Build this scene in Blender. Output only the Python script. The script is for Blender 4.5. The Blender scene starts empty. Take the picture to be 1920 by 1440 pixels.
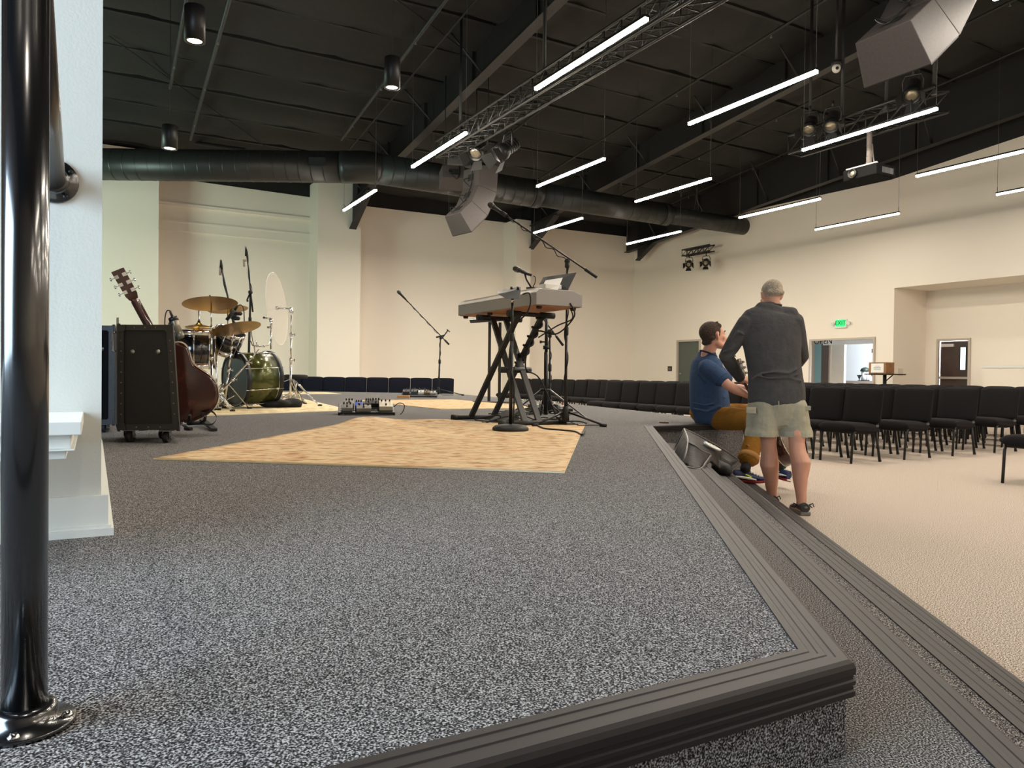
import bpy, bmesh, math, random
from mathutils import Vector, Matrix, Euler
random.seed(7)
SC = bpy.context.scene
COL = SC.collection
R = math.radians
V = Vector

# ------------------------------------------------------------------ camera
CAM_H = 1.06          # eye height over the hall floor
F_PX = 1400.0
PITCH, ROLL = R(0.80), R(0.65)
cam_data = bpy.data.cameras.new('camera')
cam_data.sensor_width = 36.0
cam_data.lens = F_PX / 1920 * 36.0
cam_data.clip_start = 0.02
cam_data.clip_end = 200
cam = bpy.data.objects.new('camera', cam_data)
COL.objects.link(cam)
CAM_M = Matrix.Translation((0, 0, CAM_H)) @ Matrix.Rotation(R(90) - PITCH, 4, 'X') @ Matrix.Rotation(ROLL, 4, 'Z')
cam.matrix_world = CAM_M
SC.camera = cam
CAM_R = CAM_M.to_3x3()

def ray(px, py):
    return CAM_R @ V(((px - 960) / F_PX, (720 - py) / F_PX, -1.0))

def G(px, py, z=0.0):
    """point of a horizontal plane seen at a photo pixel"""
    d = ray(px, py)
    t = (z - CAM_H) / d.z
    return V((0, 0, CAM_H)) + d * t

def at(px, py, y):
    """point at forward distance y seen at a photo pixel"""
    d = ray(px, py)
    return V((0, 0, CAM_H)) + d * (y / d.y)

# ------------------------------------------------------------------ world and exposure
SC.view_settings.view_transform = 'Standard'
SC.view_settings.look = 'None'
SC.view_settings.gamma = 1.0
SC.view_settings.use_curve_mapping = False
SC.view_settings.exposure = 0.75
world = bpy.data.worlds.new('world')
SC.world = world
world.use_nodes = True
bg = world.node_tree.nodes['Background']
bg.inputs[0].default_value = (0.55, 0.7, 1.0, 1)
bg.inputs[1].default_value = 0.02
TUBE_STRENGTH = 150.0

def area_light(name, loc, target, sx, sy, power, color):
    l = bpy.data.lights.new(name, 'AREA')
    l.shape = 'RECTANGLE'
    l.size, l.size_y = sx, sy
    l.energy = power
    l.color = color
    o = bpy.data.objects.new(name, l)
    o.location = loc
    o.rotation_euler = (V(target) - V(loc)).to_track_quat('-Z', 'Y').to_euler()
    COL.objects.link(o)
    return o

# ------------------------------------------------------------------ room axes
# A runs along the light rows away from the camera, B along the far side wall to the right
ANG = R(29.3)
AX = V((-math.sin(ANG), math.cos(ANG), 0))
BX = V((math.cos(ANG), math.sin(ANG), 0))
KC = V((4.84, 30.0, 0))      # far corner of the hall
YAW = ANG                    # rotation that turns local x to B and local y to A

def room(u, v, z=0.0):
    p = KC - BX * u - AX * v
    return V((p.x, p.y, z))

def uv_of(p):
    d = V((p.x, p.y, 0)) - KC
    return -d.dot(BX), -d.dot(AX)

def roof_z(v):
    return 6.95 + 0.105 * v

# daylight from the glazed side of the lobby behind and left of the camera
NW_U, NW_V = 22.6, uv_of(V((-3.5, -1.04, 0)))[1]
area_light('daylight_near', room(NW_U - .08, NW_V, 2.1), room(NW_U - 5, NW_V, 1.7), 3.4, 3.0, 330, (0.60, 0.80, 1.0))
area_light('daylight_side', room(23.6, 7.6, 2.6), room(13.0, 1.0, 2.6), 3.0, 3.0, 270, (0.72, 1.0, 0.86))

# ------------------------------------------------------------------ materials
def lin(c):
    out = []
    for x in c[:3]:
        x = x / 255.0
        out.append(x / 12.92 if x <= 0.04045 else ((x + 0.055) / 1.055) ** 2.4)
    return (*out, 1.0)

MATS = {}
def mat(name, rgb=(128, 128, 128), rough=0.5, metal=0.0, emit=0.0, bump=0.0, bscale=60.0, alpha=1.0,
        var=0.0, vscale=8.0, trans=0.0, coat=0.0, spec=0.5):
    if name in MATS:
        return MATS[name]
    m = bpy.data.materials.new(name)
    m.use_nodes = True
    nt = m.node_tree
    b = nt.nodes['Principled BSDF']
    c = lin(rgb)
    b.inputs['Base Color'].default_value = c
    b.inputs['Roughness'].default_value = rough
    b.inputs['Metallic'].default_value = metal
    b.inputs['Specular IOR Level'].default_value = spec
    if coat:
        b.inputs['Coat Weight'].default_value = coat
        b.inputs['Coat Roughness'].default_value = 0.1
    if trans:
        b.inputs['Transmission Weight'].default_value = trans
    if alpha < 1:
        b.inputs['Alpha'].default_value = alpha
    if emit:
        b.inputs['Emission Color'].default_value = c
        b.inputs['Emission Strength'].default_value = emit
    tc = nt.nodes.new('ShaderNodeTexCoord')
    if var:
        n = nt.nodes.new('ShaderNodeTexNoise')
        n.inputs['Scale'].default_value = vscale
        n.inputs['Detail'].default_value = 4
        nt.links.new(tc.outputs['Object'], n.inputs['Vector'])
        r = nt.nodes.new('ShaderNodeValToRGB')
        r.color_ramp.elements[0].position = 0.3
        r.color_ramp.elements[1].position = 0.7
        r.color_ramp.elements[0].color = (*[x * (1 - var) for x in c[:3]], 1)
        r.color_ramp.elements[1].color = (*[min(1, x * (1 + var)) for x in c[:3]], 1)
        nt.links.new(n.outputs['Fac'], r.inputs['Fac'])
        nt.links.new(r.outputs['Color'], b.inputs['Base Color'])
    if bump:
        n = nt.nodes.new('ShaderNodeTexNoise')
        n.inputs['Scale'].default_value = bscale
        n.inputs['Detail'].default_value = 3
        nt.links.new(tc.outputs['Object'], n.inputs['Vector'])
        bp = nt.nodes.new('ShaderNodeBump')
        bp.inputs['Strength'].default_value = bump
        bp.inputs['Distance'].default_value = 0.02
        nt.links.new(n.outputs['Fac'], bp.inputs['Height'])
        nt.links.new(bp.outputs['Normal'], b.inputs['Normal'])
    MATS[name] = m
    return m

def ramp_mat(name, stops, scale, rough=0.95, detail=2.0, stretch=(1, 1, 1), bump=0.3, second=None):
    """noise driven colours; stops = [(pos, rgb)]"""
    m = bpy.data.materials.new(name)
    m.use_nodes = True
    nt = m.node_tree
    b = nt.nodes['Principled BSDF']
    b.inputs['Roughness'].default_value = rough
    b.inputs['Specular IOR Level'].default_value = 0.15
    tc = nt.nodes.new('ShaderNodeTexCoord')
    mp = nt.nodes.new('ShaderNodeMapping')
    mp.inputs['Scale'].default_value = stretch
    nt.links.new(tc.outputs['Object'], mp.inputs['Vector'])
    n = nt.nodes.new('ShaderNodeTexNoise')
    n.inputs['Scale'].default_value = scale
    n.inputs['Detail'].default_value = detail
    nt.links.new(mp.outputs['Vector'], n.inputs['Vector'])
    r = nt.nodes.new('ShaderNodeValToRGB')
    el = r.color_ramp.elements
    while len(el) < len(stops):
        el.new(0.5)
    for e, (p, c) in zip(el, stops):
        e.position = p
        e.color = lin(c)
    nt.links.new(n.outputs['Fac'], r.inputs['Fac'])
    out = r.outputs['Color']
    if second:
        sc2, col2, lo, hi, amount = second
        n2 = nt.nodes.new('ShaderNodeTexNoise')
        n2.inputs['Scale'].default_value = sc2
        n2.inputs['Detail'].default_value = 5
        nt.links.new(mp.outputs['Vector'], n2.inputs['Vector'])
        mr = nt.nodes.new('ShaderNodeMapRange')
        mr.inputs['From Min'].default_value = lo
        mr.inputs['From Max'].default_value = hi
        mr.inputs['To Max'].default_value = amount
        nt.links.new(n2.outputs['Fac'], mr.inputs['Value'])
        mx = nt.nodes.new('ShaderNodeMix')
        mx.data_type = 'RGBA'
        mx.inputs['B'].default_value = lin(col2)
        nt.links.new(mr.outputs['Result'], mx.inputs['Factor'])
        nt.links.new(out, mx.inputs['A'])
        out = mx.outputs['Result']
    nt.links.new(out, b.inputs['Base Color'])
    if bump:
        bp = nt.nodes.new('ShaderNodeBump')
        bp.inputs['Strength'].default_value = bump
        bp.inputs['Distance'].default_value = 0.004
        nt.links.new(n.outputs['Fac'], bp.inputs['Height'])
        nt.links.new(bp.outputs['Normal'], b.inputs['Normal'])
    MATS[name] = m
    return m

M_STAGE = ramp_mat('carpet_grey', [(0.36, (18, 17, 17)), (0.45, (56, 54, 54)), (0.54, (112, 110, 109)), (0.64, (184, 182, 180))], 330, bump=0.6)
M_FLOOR = ramp_mat('carpet_beige', [(0.36, (70, 60, 52)), (0.45, (138, 124, 111)), (0.54, (184, 170, 156)), (0.64, (236, 226, 214))], 190, bump=0.5)
M_RUG = ramp_mat('rug_faded', [(0.36, (160, 124, 94)), (0.45, (206, 174, 134)), (0.54, (222, 200, 162)), (0.68, (190, 168, 136))], 9, detail=10,
                 stretch=(1.0, 2.6, 1.0), bump=0.3, second=(4.5, (196, 126, 84), 0.54, 0.68, 0.6))
M_RUGP = ramp_mat('rug_pale', [(0.36, (190, 168, 128)), (0.5, (226, 208, 168)), (0.62, (236, 220, 184))], 12, detail=9, bump=0.3, second=(5, (176, 150, 116), 0.54, 0.68, 0.6))
M_WALL = mat('wall_paint', (236, 227, 213), 0.75, bump=0.05, bscale=180)
M_WHITE = mat('white_trim', (226, 228, 222), 0.45, bump=0.05, bscale=40)
M_PIER = mat('pier_paint', (206, 206, 198), 0.6, bump=0.06, bscale=150)
M_CEIL = mat('black_insulation', (24, 23, 22), 0.75, bump=0.5, bscale=6)
M_STEEL = mat('black_steel', (30, 30, 31), 0.55)
M_RAFTER = mat('rafter_paint', (33, 32, 31), 0.5)
M_BLACK = mat('black_satin', (17, 17, 18), 0.42)
M_MATTE = mat('black_matte', (20, 20, 20), 0.8)
M_DUCT = mat('duct_black', (36, 38, 37), 0.4)
M_NOSE = mat('nosing_vinyl', (33, 28, 28), 0.5, spec=.3)
M_RUBBER = mat('rubber', (24, 24, 24), 0.7)
M_CHROME = mat('chrome', (215, 215, 215), 0.14, metal=1.0)
M_GREYMET = mat('grey_metal', (120, 120, 120), 0.35, metal=0.8)
M_POST = mat('post_black', (14, 15, 17), 0.2, coat=0.6, spec=0.9)
M_RAIL = mat('rail_dark', (48, 44, 42), 0.28, metal=0.4)
M_TUBE = mat('lamp_diffuser', (255, 243, 226), 0.4, emit=TUBE_STRENGTH)
M_TUBE_EDGE = mat('lamp_diffuser_edge', (255, 243, 226), 0.4, emit=14.0)
M_TUBE_EDGE2 = mat('lamp_edge_dim', (255, 243, 226), 0.4, emit=4.0)
M_TUBE_FAR = mat('lamp_diffuser_far', (255, 243, 226), 0.4, emit=TUBE_STRENGTH * 1.9)
M_TUBE_EDGE3 = mat('lamp_edge_stage', (255, 243, 226), 0.4, emit=24.0)
M_TUBE_EDGE4 = mat('lamp_edge_bright', (255, 243, 226), 0.4, emit=150.0)
M_TUBE_DIM = mat('lamp_diffuser_dim', (255, 243, 226), 0.4, emit=TUBE_STRENGTH * .2)
M_CABLE = mat('cable_black', (14, 14, 14), 0.6)
M_WIRE = mat('hanger_wire', (95, 92, 88), 0.5, metal=0.3)
M_FABRIC = mat('chair_fabric', (22, 19, 20), 0.9, bump=0.15, bscale=250, spec=0.2)
M_FABRIC_DAYLIT = mat('chair_fabric_daylit', (15, 17, 30), 0.9, bump=0.15, bscale=250, spec=0.2)  # black chair fabric with the blue daylight put into its colour
M_PAPER = mat('paper_white', (235, 235, 230), 0.7)
M_GREY = mat('plastic_grey', (150, 146, 142), 0.45)

# ------------------------------------------------------------------ mesh builder
class MB:
    def __init__(s):
        s.v = []
        s.f = []
        s.mi = []
        s.sm = []
    def add(s, vs, fs, smooth=False, mi=0):
        o = len(s.v)
        s.v += [V(p) for p in vs]
        for f in fs:
            s.f.append([i + o for i in f])
            s.mi.append(mi)
            s.sm.append(smooth)
        return s
    def hexa(s, p, mi=0):
        """8 corners: bottom ring 0-3, top ring 4-7"""
        return s.add(p, [(3, 2, 1, 0), (4, 5, 6, 7), (0, 1, 5, 4), (1, 2, 6, 5), (2, 3, 7, 6), (3, 0, 4, 7)], False, mi)
    def box(s, c, size, rot=None, mi=0, yaw=0.0):
        c = V(c)
        hx, hy, hz = [x / 2 for x in size]
        m = rot if rot is not None else Matrix.Rotation(yaw, 3, 'Z')
        ps = [V((x, y, z)) for z in (-hz, hz) for x, y in ((-hx, -hy), (hx, -hy), (hx, hy), (-hx, hy))]
        return s.hexa([c + m @ p for p in ps], mi)
    def frame(s, d):
        d = V(d).normalized()
        up = V((0, 0, 1)) if abs(d.z) < 0.95 else V((0, 1, 0))
        x = d.cross(up).normalized()
        return x, x.cross(d).normalized(), d
    def cyl(s, a, b, r, r2=None, seg=12, caps=True, mi=0, smooth=True):
        a, b = V(a), V(b)
        if (b - a).length < 1e-6:
            return s
        r2 = r if r2 is None else r2
        x, y, d = s.frame(b - a)
        vs, n = [], seg
        for c, rr in ((a, r), (b, r2)):
            for i in range(n):
                t = 2 * math.pi * i / n
                vs.append(c + x * math.cos(t) * rr + y * math.sin(t) * rr)
        s.add(vs, [(i, (i + 1) % n, n + (i + 1) % n, n + i) for i in range(n)], smooth, mi)
        if caps:
            s.add(vs[:n], [tuple(range(n - 1, -1, -1))], False, mi)
            s.add(vs[n:], [tuple(range(n))], False, mi)
        return s
    def bar(s, a, b, w, h, mi=0, roll=0.0):
        a, b = V(a), V(b)
        x, y, d = s.frame(b - a)
        q = Matrix.Rotation(roll, 3, d)
        x, y = q @ x, q @ y
        ps = []
        for c in (a, b):
            for i, j in ((-1, -1), (1, -1), (1, 1), (-1, 1)):
                ps.append(c + x * (i * w / 2) + y * (j * h / 2))
        return s.hexa(ps, mi)
    def loft(s, secs, caps=True, mi=0, smooth=True):
        """secs: list of rings with equal counts"""
        n = len(secs[0])
        vs = [p for r in secs for p in r]
        fs = []
        for k in range(len(secs) - 1):
            for i in range(n):
                a, b = k * n + i, k * n + (i + 1) % n
                fs.append((a, b, b + n, a + n))
        s.add(vs, fs, smooth, mi)
        if caps:
            s.add(secs[0], [tuple(range(n - 1, -1, -1))], False, mi)
            s.add(secs[-1], [tuple(range(n))], False, mi)
        return s
    def tube(s, pts, r, seg=8, mi=0, caps=True):
        """round tube along points; r may be a list"""
        pts = [V(p) for p in pts]
        n = len(pts)
        rs = r if isinstance(r, (list, tuple)) else [r] * n
        secs = []
        px = None
        for i, p in enumerate(pts):
            d = (pts[min(i + 1, n - 1)] - pts[max(i - 1, 0)])
            if d.length < 1e-9:
                d = V((0, 0, 1))
            d.normalize()
            if px is None:
                px = s.frame(d)[0]
            px = (px - d * px.dot(d))
            px = px.normalized() if px.length > 1e-6 else s.frame(d)[0]
            py = d.cross(px)
            secs.append([p + px * math.cos(2 * math.pi * k / seg) * rs[i] + py * math.sin(2 * math.pi * k / seg) * rs[i] for k in range(seg)])
        return s.loft(secs, caps, mi)
    def limb(s, pts, radii, seg=16, side=None, mi=0):
        """tapered limb with rounded ends; radii are numbers or (side, depth) pairs, side fixes the wide axis"""
        pts = [V(p) for p in pts]
        rr = [(q if isinstance(q, (tuple, list)) else (q, q)) for q in radii]
        n = len(pts)
        P, Q = [], []
        d0 = (pts[1] - pts[0]).normalized()
        d1 = (pts[-1] - pts[-2]).normalized()
        for k in (0.0, 0.5, 0.85):
            c = math.sqrt(1 - (1 - k) ** 2) if k else 0.12
            P.append(pts[0] - d0 * (min(rr[0]) * (1 - k)))
            Q.append((rr[0][0] * c, rr[0][1] * c))
        P += pts
        Q += rr
        for k in (0.85, 0.5, 0.0):
            c = math.sqrt(1 - (1 - k) ** 2) if k else 0.12
            P.append(pts[-1] + d1 * (min(rr[-1]) * (1 - k)))
            Q.append((rr[-1][0] * c, rr[-1][1] * c))
        secs = []
        px = V(side).normalized() if side is not None else None
        N = len(P)
        for i, p in enumerate(P):
            d = P[min(i + 1, N - 1)] - P[max(i - 1, 0)]
            d = d.normalized() if d.length > 1e-9 else d0
            if px is None:
                px = s.frame(d)[0]
            x = px - d * px.dot(d)
            x = x.normalized() if x.length > 1e-6 else s.frame(d)[0]
            y = d.cross(x)
            if side is None:
                px = x
            secs.append([p + x * math.cos(2 * math.pi * k / seg) * Q[i][0] + y * math.sin(2 * math.pi * k / seg) * Q[i][1] for k in range(seg)])
        return s.loft(secs, True, mi)
    def ell(s, c, r, rot=None, seg=20, rings=12, mi=0):
        c = V(c)
        r = r if isinstance(r, (tuple, list)) else (r, r, r)
        m = rot if rot is not None else Matrix.Identity(3)
        vs = [c + m @ V((0, 0, -r[2]))]
        for j in range(1, rings):
            t = -math.pi / 2 + math.pi * j / rings
            for i in range(seg):
                a = 2 * math.pi * i / seg
                vs.append(c + m @ V((math.cos(a) * math.cos(t) * r[0], math.sin(a) * math.cos(t) * r[1], math.sin(t) * r[2])))
        vs.append(c + m @ V((0, 0, r[2])))
        fs = [(0, 1 + (i + 1) % seg, 1 + i) for i in range(seg)]
        for j in range(rings - 2):
            for i in range(seg):
                a, b = 1 + j * seg + i, 1 + j * seg + (i + 1) % seg
                fs.append((a, b, b + seg, a + seg))
        L = len(vs) - 1
        o = 1 + (rings - 2) * seg
        fs += [(L, o + i, o + (i + 1) % seg) for i in range(seg)]
        return s.add(vs, fs, True, mi)
    def lathe(s, c, prof, axis=(0, 0, 1), seg=28, mi=0, smooth=True):
        """prof: [(radius, height)] along axis from c"""
        c = V(c)
        x, y, d = s.frame(axis)
        secs = [[c + d * h + x * math.cos(2 * math.pi * k / seg) * max(r, 1e-4) + y * math.sin(2 * math.pi * k / seg) * max(r, 1e-4) for k in range(seg)] for r, h in prof]
        return s.loft(secs, True, mi, smooth)
    def prism(s, poly, z0, z1, mi=0):
        n = len(poly)
        vs = [V((p[0], p[1], z0)) for p in poly] + [V((p[0], p[1], z1)) for p in poly]
        area = sum(poly[i][0] * poly[(i + 1) % n][1] - poly[(i + 1) % n][0] * poly[i][1] for i in range(n))
        fs = [tuple(range(n - 1, -1, -1)), tuple(range(n, 2 * n))] + [(i, (i + 1) % n, n + (i + 1) % n, n + i) for i in range(n)]
        if area < 0:
            fs = [tuple(reversed(f)) for f in fs]
        return s.add(vs, fs, False, mi)
    def extrude(s, prof, o, ax, ay, az, length, mi=0, smooth=False):
        """2D profile in (ax, ay) swept along az for a length"""
        o, ax, ay, az = V(o), V(ax), V(ay), V(az)
        n = len(prof)
        r0 = [o + ax * p[0] + ay * p[1] for p in prof]
        r1 = [p + az * length for p in r0]
        s.loft([r0, r1], True, mi, smooth)
        return s
    def xf(s, m):
        s.v = [m @ p for p in s.v]
        return s

ORG = {}
def link(name, mesh, parent=None):
    o = bpy.data.objects.new(name, mesh)
    COL.objects.link(o)
    if parent is not None:
        o.parent = parent
    return o

def build(name, mb, m, parent=None, world=True, bevel=0.0, recalc=True, origin=None, sub=0):
    """link one mesh object; world coordinates are made local to the thing's base"""
    me = bpy.data.meshes.new(name)
    off = V((0, 0, 0))
    if parent is not None and world:
        off = ORG.get(parent.name, V((0, 0, 0)))
    elif origin is not None:
        off = V(origin)
    me.from_pydata([tuple(p - off) for p in mb.v], [], mb.f)
    ms = m if isinstance(m, (list, tuple)) else [m]
    for q in ms:
        me.materials.append(q)
    me.polygons.foreach_set('material_index', mb.mi)
    me.polygons.foreach_set('use_smooth', mb.sm)
    if recalc:
        b = bmesh.new()
        b.from_mesh(me)
        bmesh.ops.remove_doubles(b, verts=b.verts, dist=1e-5)
        bmesh.ops.recalc_face_normals(b, faces=b.faces)
        b.to_mesh(me)
        b.free()
    me.update()
    o = link(name, me, parent)
    ORG[o.name] = off if parent is not None else (off if origin is not None else V((0, 0, 0)))
    if parent is None and origin is not None:
        o.location = off
    if bevel:
        md = o.modifiers.new('bevel', 'BEVEL')
        md.width = bevel
        md.segments = 2
        md.limit_method = 'ANGLE'
        md.angle_limit = R(40)
    if sub:
        md = o.modifiers.new('sub', 'SUBSURF')
        md.levels = md.render_levels = sub
    return o

def tag(o, label, cat, group=None, kind=None):
    o['label'] = label
    o['category'] = cat
    if group:
        o['group'] = group
    if kind:
        o['kind'] = kind
    return o

def thing(name, label, cat, loc=(0, 0, 0), group=None, rotz=0.0):
    o = bpy.data.objects.new(name, None)
    o.empty_display_size = 0.05
    COL.objects.link(o)
    o.location = loc
    o.rotation_euler = (0, 0, rotz)
    ORG[o.name] = V(loc)
    return tag(o, label, cat, group)

def struct(name, mb, m, parent=None, **k):
    o = build(name, mb, m, parent, **k)
    if parent is None:
        o['kind'] = 'structure'
    return o

def dup(root, loc, rotz, label, group=None):
    r = root.copy()
    COL.objects.link(r)
    r.location = loc
    r.rotation_euler = (0, 0, rotz)
    r['label'] = label
    if group:
        r['group'] = group
    for ch in list(root.children):
        c = ch.copy()
        COL.objects.link(c)
        c.parent = r
        for g in ch.children:
            d = g.copy()
            COL.objects.link(d)
            d.parent = c
    return r

def fuse(name, mb, m, parent, voxel=0.006, smooth=6, factor=0.5, cut=None):
    """melt overlapping shapes into one continuous surface"""
    me = bpy.data.meshes.new('tmp')
    me.from_pydata([tuple(p) for p in mb.v], [], mb.f)
    b = bmesh.new()
    b.from_mesh(me)
    bmesh.ops.remove_doubles(b, verts=b.verts, dist=1e-5)
    bmesh.ops.recalc_face_normals(b, faces=b.faces)
    b.to_mesh(me)
    b.free()
    t = bpy.data.objects.new('tmp', me)
    COL.objects.link(t)
    rm = t.modifiers.new('r', 'REMESH')
    rm.mode = 'VOXEL'
    rm.voxel_size = voxel
    if smooth:
        sm = t.modifiers.new('s', 'SMOOTH')
        sm.iterations = smooth
        sm.factor = factor
    dg = bpy.context.evaluated_depsgraph_get()
    ev = t.evaluated_get(dg)
    out = bpy.data.meshes.new_from_object(ev)
    bpy.data.objects.remove(t)
    off = ORG.get(parent.name, V((0, 0, 0))) if parent else V((0, 0, 0))
    if cut:
        b = bmesh.new()
        b.from_mesh(out)
        for co, no in cut:
            g = b.verts[:] + b.edges[:] + b.faces[:]
            bmesh.ops.bisect_plane(b, geom=g, plane_co=co, plane_no=no, clear_outer=True)
        b.to_mesh(out)
        b.free()
    out.transform(Matrix.Translation(-off))
    out.materials.clear()
    out.materials.append(m)
    out.polygons.foreach_set('use_smooth', [True] * len(out.polygons))
    out.polygons.foreach_set('material_index', [0] * len(out.polygons))
    out.update()
    out.name = name
    o = link(name, out, parent)
    ORG[o.name] = off
    return o

def bez(p0, p1, p2, p3, n=12):
    p0, p1, p2, p3 = V(p0), V(p1), V(p2), V(p3)
    return [p0 * (1 - t) ** 3 + p1 * 3 * t * (1 - t) ** 2 + p2 * 3 * t * t * (1 - t) + p3 * t ** 3 for t in [i / n for i in range(n + 1)]]

def smooth_path(pts, n=6):
    """Catmull-Rom through points"""
    pts = [V(p) for p in pts]
    out = []
    for i in range(len(pts) - 1):
        a, b, c, d = pts[max(i - 1, 0)], pts[i], pts[i + 1], pts[min(i + 2, len(pts) - 1)]
        for k in range(n):
            t = k / n
            out.append(0.5 * ((2 * b) + (c - a) * t + (2 * a - 5 * b + 4 * c - d) * t * t + (3 * b - a - 3 * c + d) * t ** 3))
    out.append(pts[-1])
    return out

ORD = ['zero', 'first', 'second', 'third', 'fourth', 'fifth', 'sixth', 'seventh', 'eighth', 'ninth', 'tenth', 'eleventh', 'twelfth',
       'thirteenth', 'fourteenth', 'fifteenth', 'sixteenth', 'seventeenth', 'eighteenth', 'nineteenth', 'twentieth']
# ================================================================== THE ROOM
def on_u(px, py, u=0.0):
    """photo pixel on the plane u = const (parallel to the door wall) -> v, z"""
    d = ray(px, py)
    o = V((0, 0, CAM_H))
    t = ((KC - BX * u) - o).dot(BX) / d.dot(BX)
    p = o + d * t
    return uv_of(p)[1], p.z

def on_v(px, py, v=0.0):
    d = ray(px, py)
    o = V((0, 0, CAM_H))
    t = ((KC - AX * v) - o).dot(AX) / d.dot(AX)
    p = o + d * t
    return uv_of(p)[0], p.z

U_L, V_B = 24.5, 33.0       # left wall and back wall, behind the camera

def wall_holes(mb, fn, a0, a1, z0, z1, holes):
    """rectangular wall with holes; fn(a, z) -> point; holes = (a0, a1, z0, z1)"""
    xs = sorted({a0, a1, *[h[0] for h in holes], *[h[1] for h in holes]})
    zs = sorted({z0, z1, *[h[2] for h in holes], *[h[3] for h in holes]})
    xs = [x for x in xs if a0 <= x <= a1]
    zs = [z for z in zs if z0 <= z <= z1]
    for i in range(len(xs) - 1):
        for j in range(len(zs) - 1):
            cx, cz = (xs[i] + xs[i + 1]) / 2, (zs[j] + zs[j + 1]) / 2
            if any(h[0] < cx < h[1] and h[2] < cz < h[3] for h in holes):
                continue
            mb.add([fn(xs[i], zs[j]), fn(xs[i + 1], zs[j]), fn(xs[i + 1], zs[j + 1]), fn(xs[i], zs[j + 1])], [(0, 1, 2, 3)])
    return mb

def room_box(mb, u0, u1, va, vb, z0, z1, z1b=None):
    """axis aligned block in room axes, top may slope along v"""
    z1b = z1 if z1b is None else z1b
    ps = [room(u0, va, z0), room(u1, va, z0), room(u1, vb, z0), room(u0, vb, z0),
          room(u0, va, z1), room(u1, va, z1), room(u1, vb, z1b), room(u0, vb, z1b)]
    return mb.hexa(ps)

# floor
mb = MB()
c = [room(-3.5, -1), room(U_L + 1, -1), room(U_L + 1, V_B + 1), room(-3.5, V_B + 1)]
mb.prism([(p.x, p.y) for p in c], -0.1, 0.0)
struct('floor', mb, M_FLOOR)

# --- door wall (u = 0) with a single door, a double door and a deep recess
d1a, d1z = on_u(1270, 638)
d1b = d1a + 1.25
d2a, d2z = on_u(1519, 636.5)
d2b, _ = on_u(1642, 636)
rca, rcz = on_u(1677, 540)
RDEP = 1.45
W2TOP = 6.45
mb = MB()
wall_holes(mb, lambda a, z: room(0, a, z), 0, V_B, 0, 6.35,
           [(d1a, d1b, 0, d1z), (d2a, d2b, 0, d2z), (rca, V_B - 6, 0, rcz)])
tops = [(0, 6.62), (on_u(1535, 366.7)[0], on_u(1535, 366.7)[1]), (on_u(1671, 337)[0], on_u(1671, 337)[1]), (on_u(1920, 254)[0], on_u(1920, 254)[1]), (V_B, 8.2)]
for (a, za), (b, zb) in zip(tops[:-1], tops[1:]):
    mb.add([room(0, a, 6.35), room(0, b, 6.35), room(0, b, zb), room(0, a, za)], [(0, 1, 2, 3)])
# recess returns, soffit and back wall
rb0 = rca
rda, rdz = on_u(1757.5, 636, -RDEP)
rdb, _ = on_u(1821, 636, -RDEP)
mb.add([room(0, rb0, 0), room(-RDEP, rb0, 0), room(-RDEP, rb0, rcz), room(0, rb0, rcz)], [(0, 1, 2, 3)])
mb.add([room(0, rb0, rcz), room(-RDEP, rb0, rcz), room(-RDEP, V_B - 6, rcz), room(0, V_B - 6, rcz)], [(0, 1, 2, 3)])
mb.add([room(0, V_B - 6, 0), room(-RDEP, V_B - 6, 0), room(-RDEP, V_B - 6, rcz), room(0, V_B - 6, rcz)], [(0, 1, 2, 3)])
wall_holes(mb, lambda a, z: room(-RDEP, a, z), rb0, V_B - 6, 0, rcz, [(rda, rdb, 0, rdz)])
struct('wall_right', mb, M_WALL, recalc=False)
mb = MB()
for (a, za), (b, zb) in zip(tops[:-1], tops[1:]):
    mb.add([room(-0.01, a, za - 0.05), room(-0.01, b, zb - 0.05), room(-0.01, b, roof_z(b) + .3), room(-0.01, a, roof_z(a) + .3)], [(0, 1, 2, 3)])
struct('wall_upper', mb, M_CEIL, recalc=False)

# --- far side wall (v = 0) in runs of their own height, with box columns
u_p1r = on_v(677, 440)[0]
u_p1l = on_v(579, 440)[0]
u_w0r = 17.35
z_wl = on_v(580, 371)[1]
mb = MB()
zr = on_v(1186, 445)[1]
zr2 = on_v(680, 386)[1]
def v0(u, z):
    return room(u, 0, z)
mb.add([v0(0, 0), v0(u_p1r, 0), v0(u_p1r, zr2), v0(0, zr)], [(0, 1, 2, 3)])
mb.add([v0(u_p1r, 0), v0(u_w0r + 1, 0), v0(u_w0r + 1, z_wl + .1), v0(u_p1r, z_wl)], [(0, 1, 2, 3)])
mb.add([v0(u_w0r, 0), v0(U_L, 0), v0(U_L, 7), v0(u_w0r, 7)], [(0, 1, 2, 3)])
struct('wall_far', mb, M_WALL, recalc=False)
mb = MB()
mb.add([room(0, -0.05, 5.5), room(U_L, -0.05, 5.5), room(U_L, -0.05, 7.2), room(0, -0.05, 7.2)], [(0, 1, 2, 3)])
struct('wall_far_upper', mb, M_CEIL, recalc=False)

# box columns around the steel frames
cols = []
for k, (pxl, pxr, ptop) in enumerate([(595, 676, 340), (968, 995, 412)]):
    dep = 0.95
    ul = on_v(pxl, 500, dep)[0]
    ur = on_v(pxr, 500, dep)[0]
    zt = on_v((pxl + pxr) / 2, ptop, dep)[1]
    mb = MB()
    room_box(mb, ur, ul, -0.02, dep, 0, zt)
    struct('wall_column', mb, M_WALL)
    cols.append((ul, ur, zt))
mb = MB()
room_box(mb, u_w0r, U_L, -0.02, 1.2, 0, 7.0)
struct('wall_column', mb, M_WALL)
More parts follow.
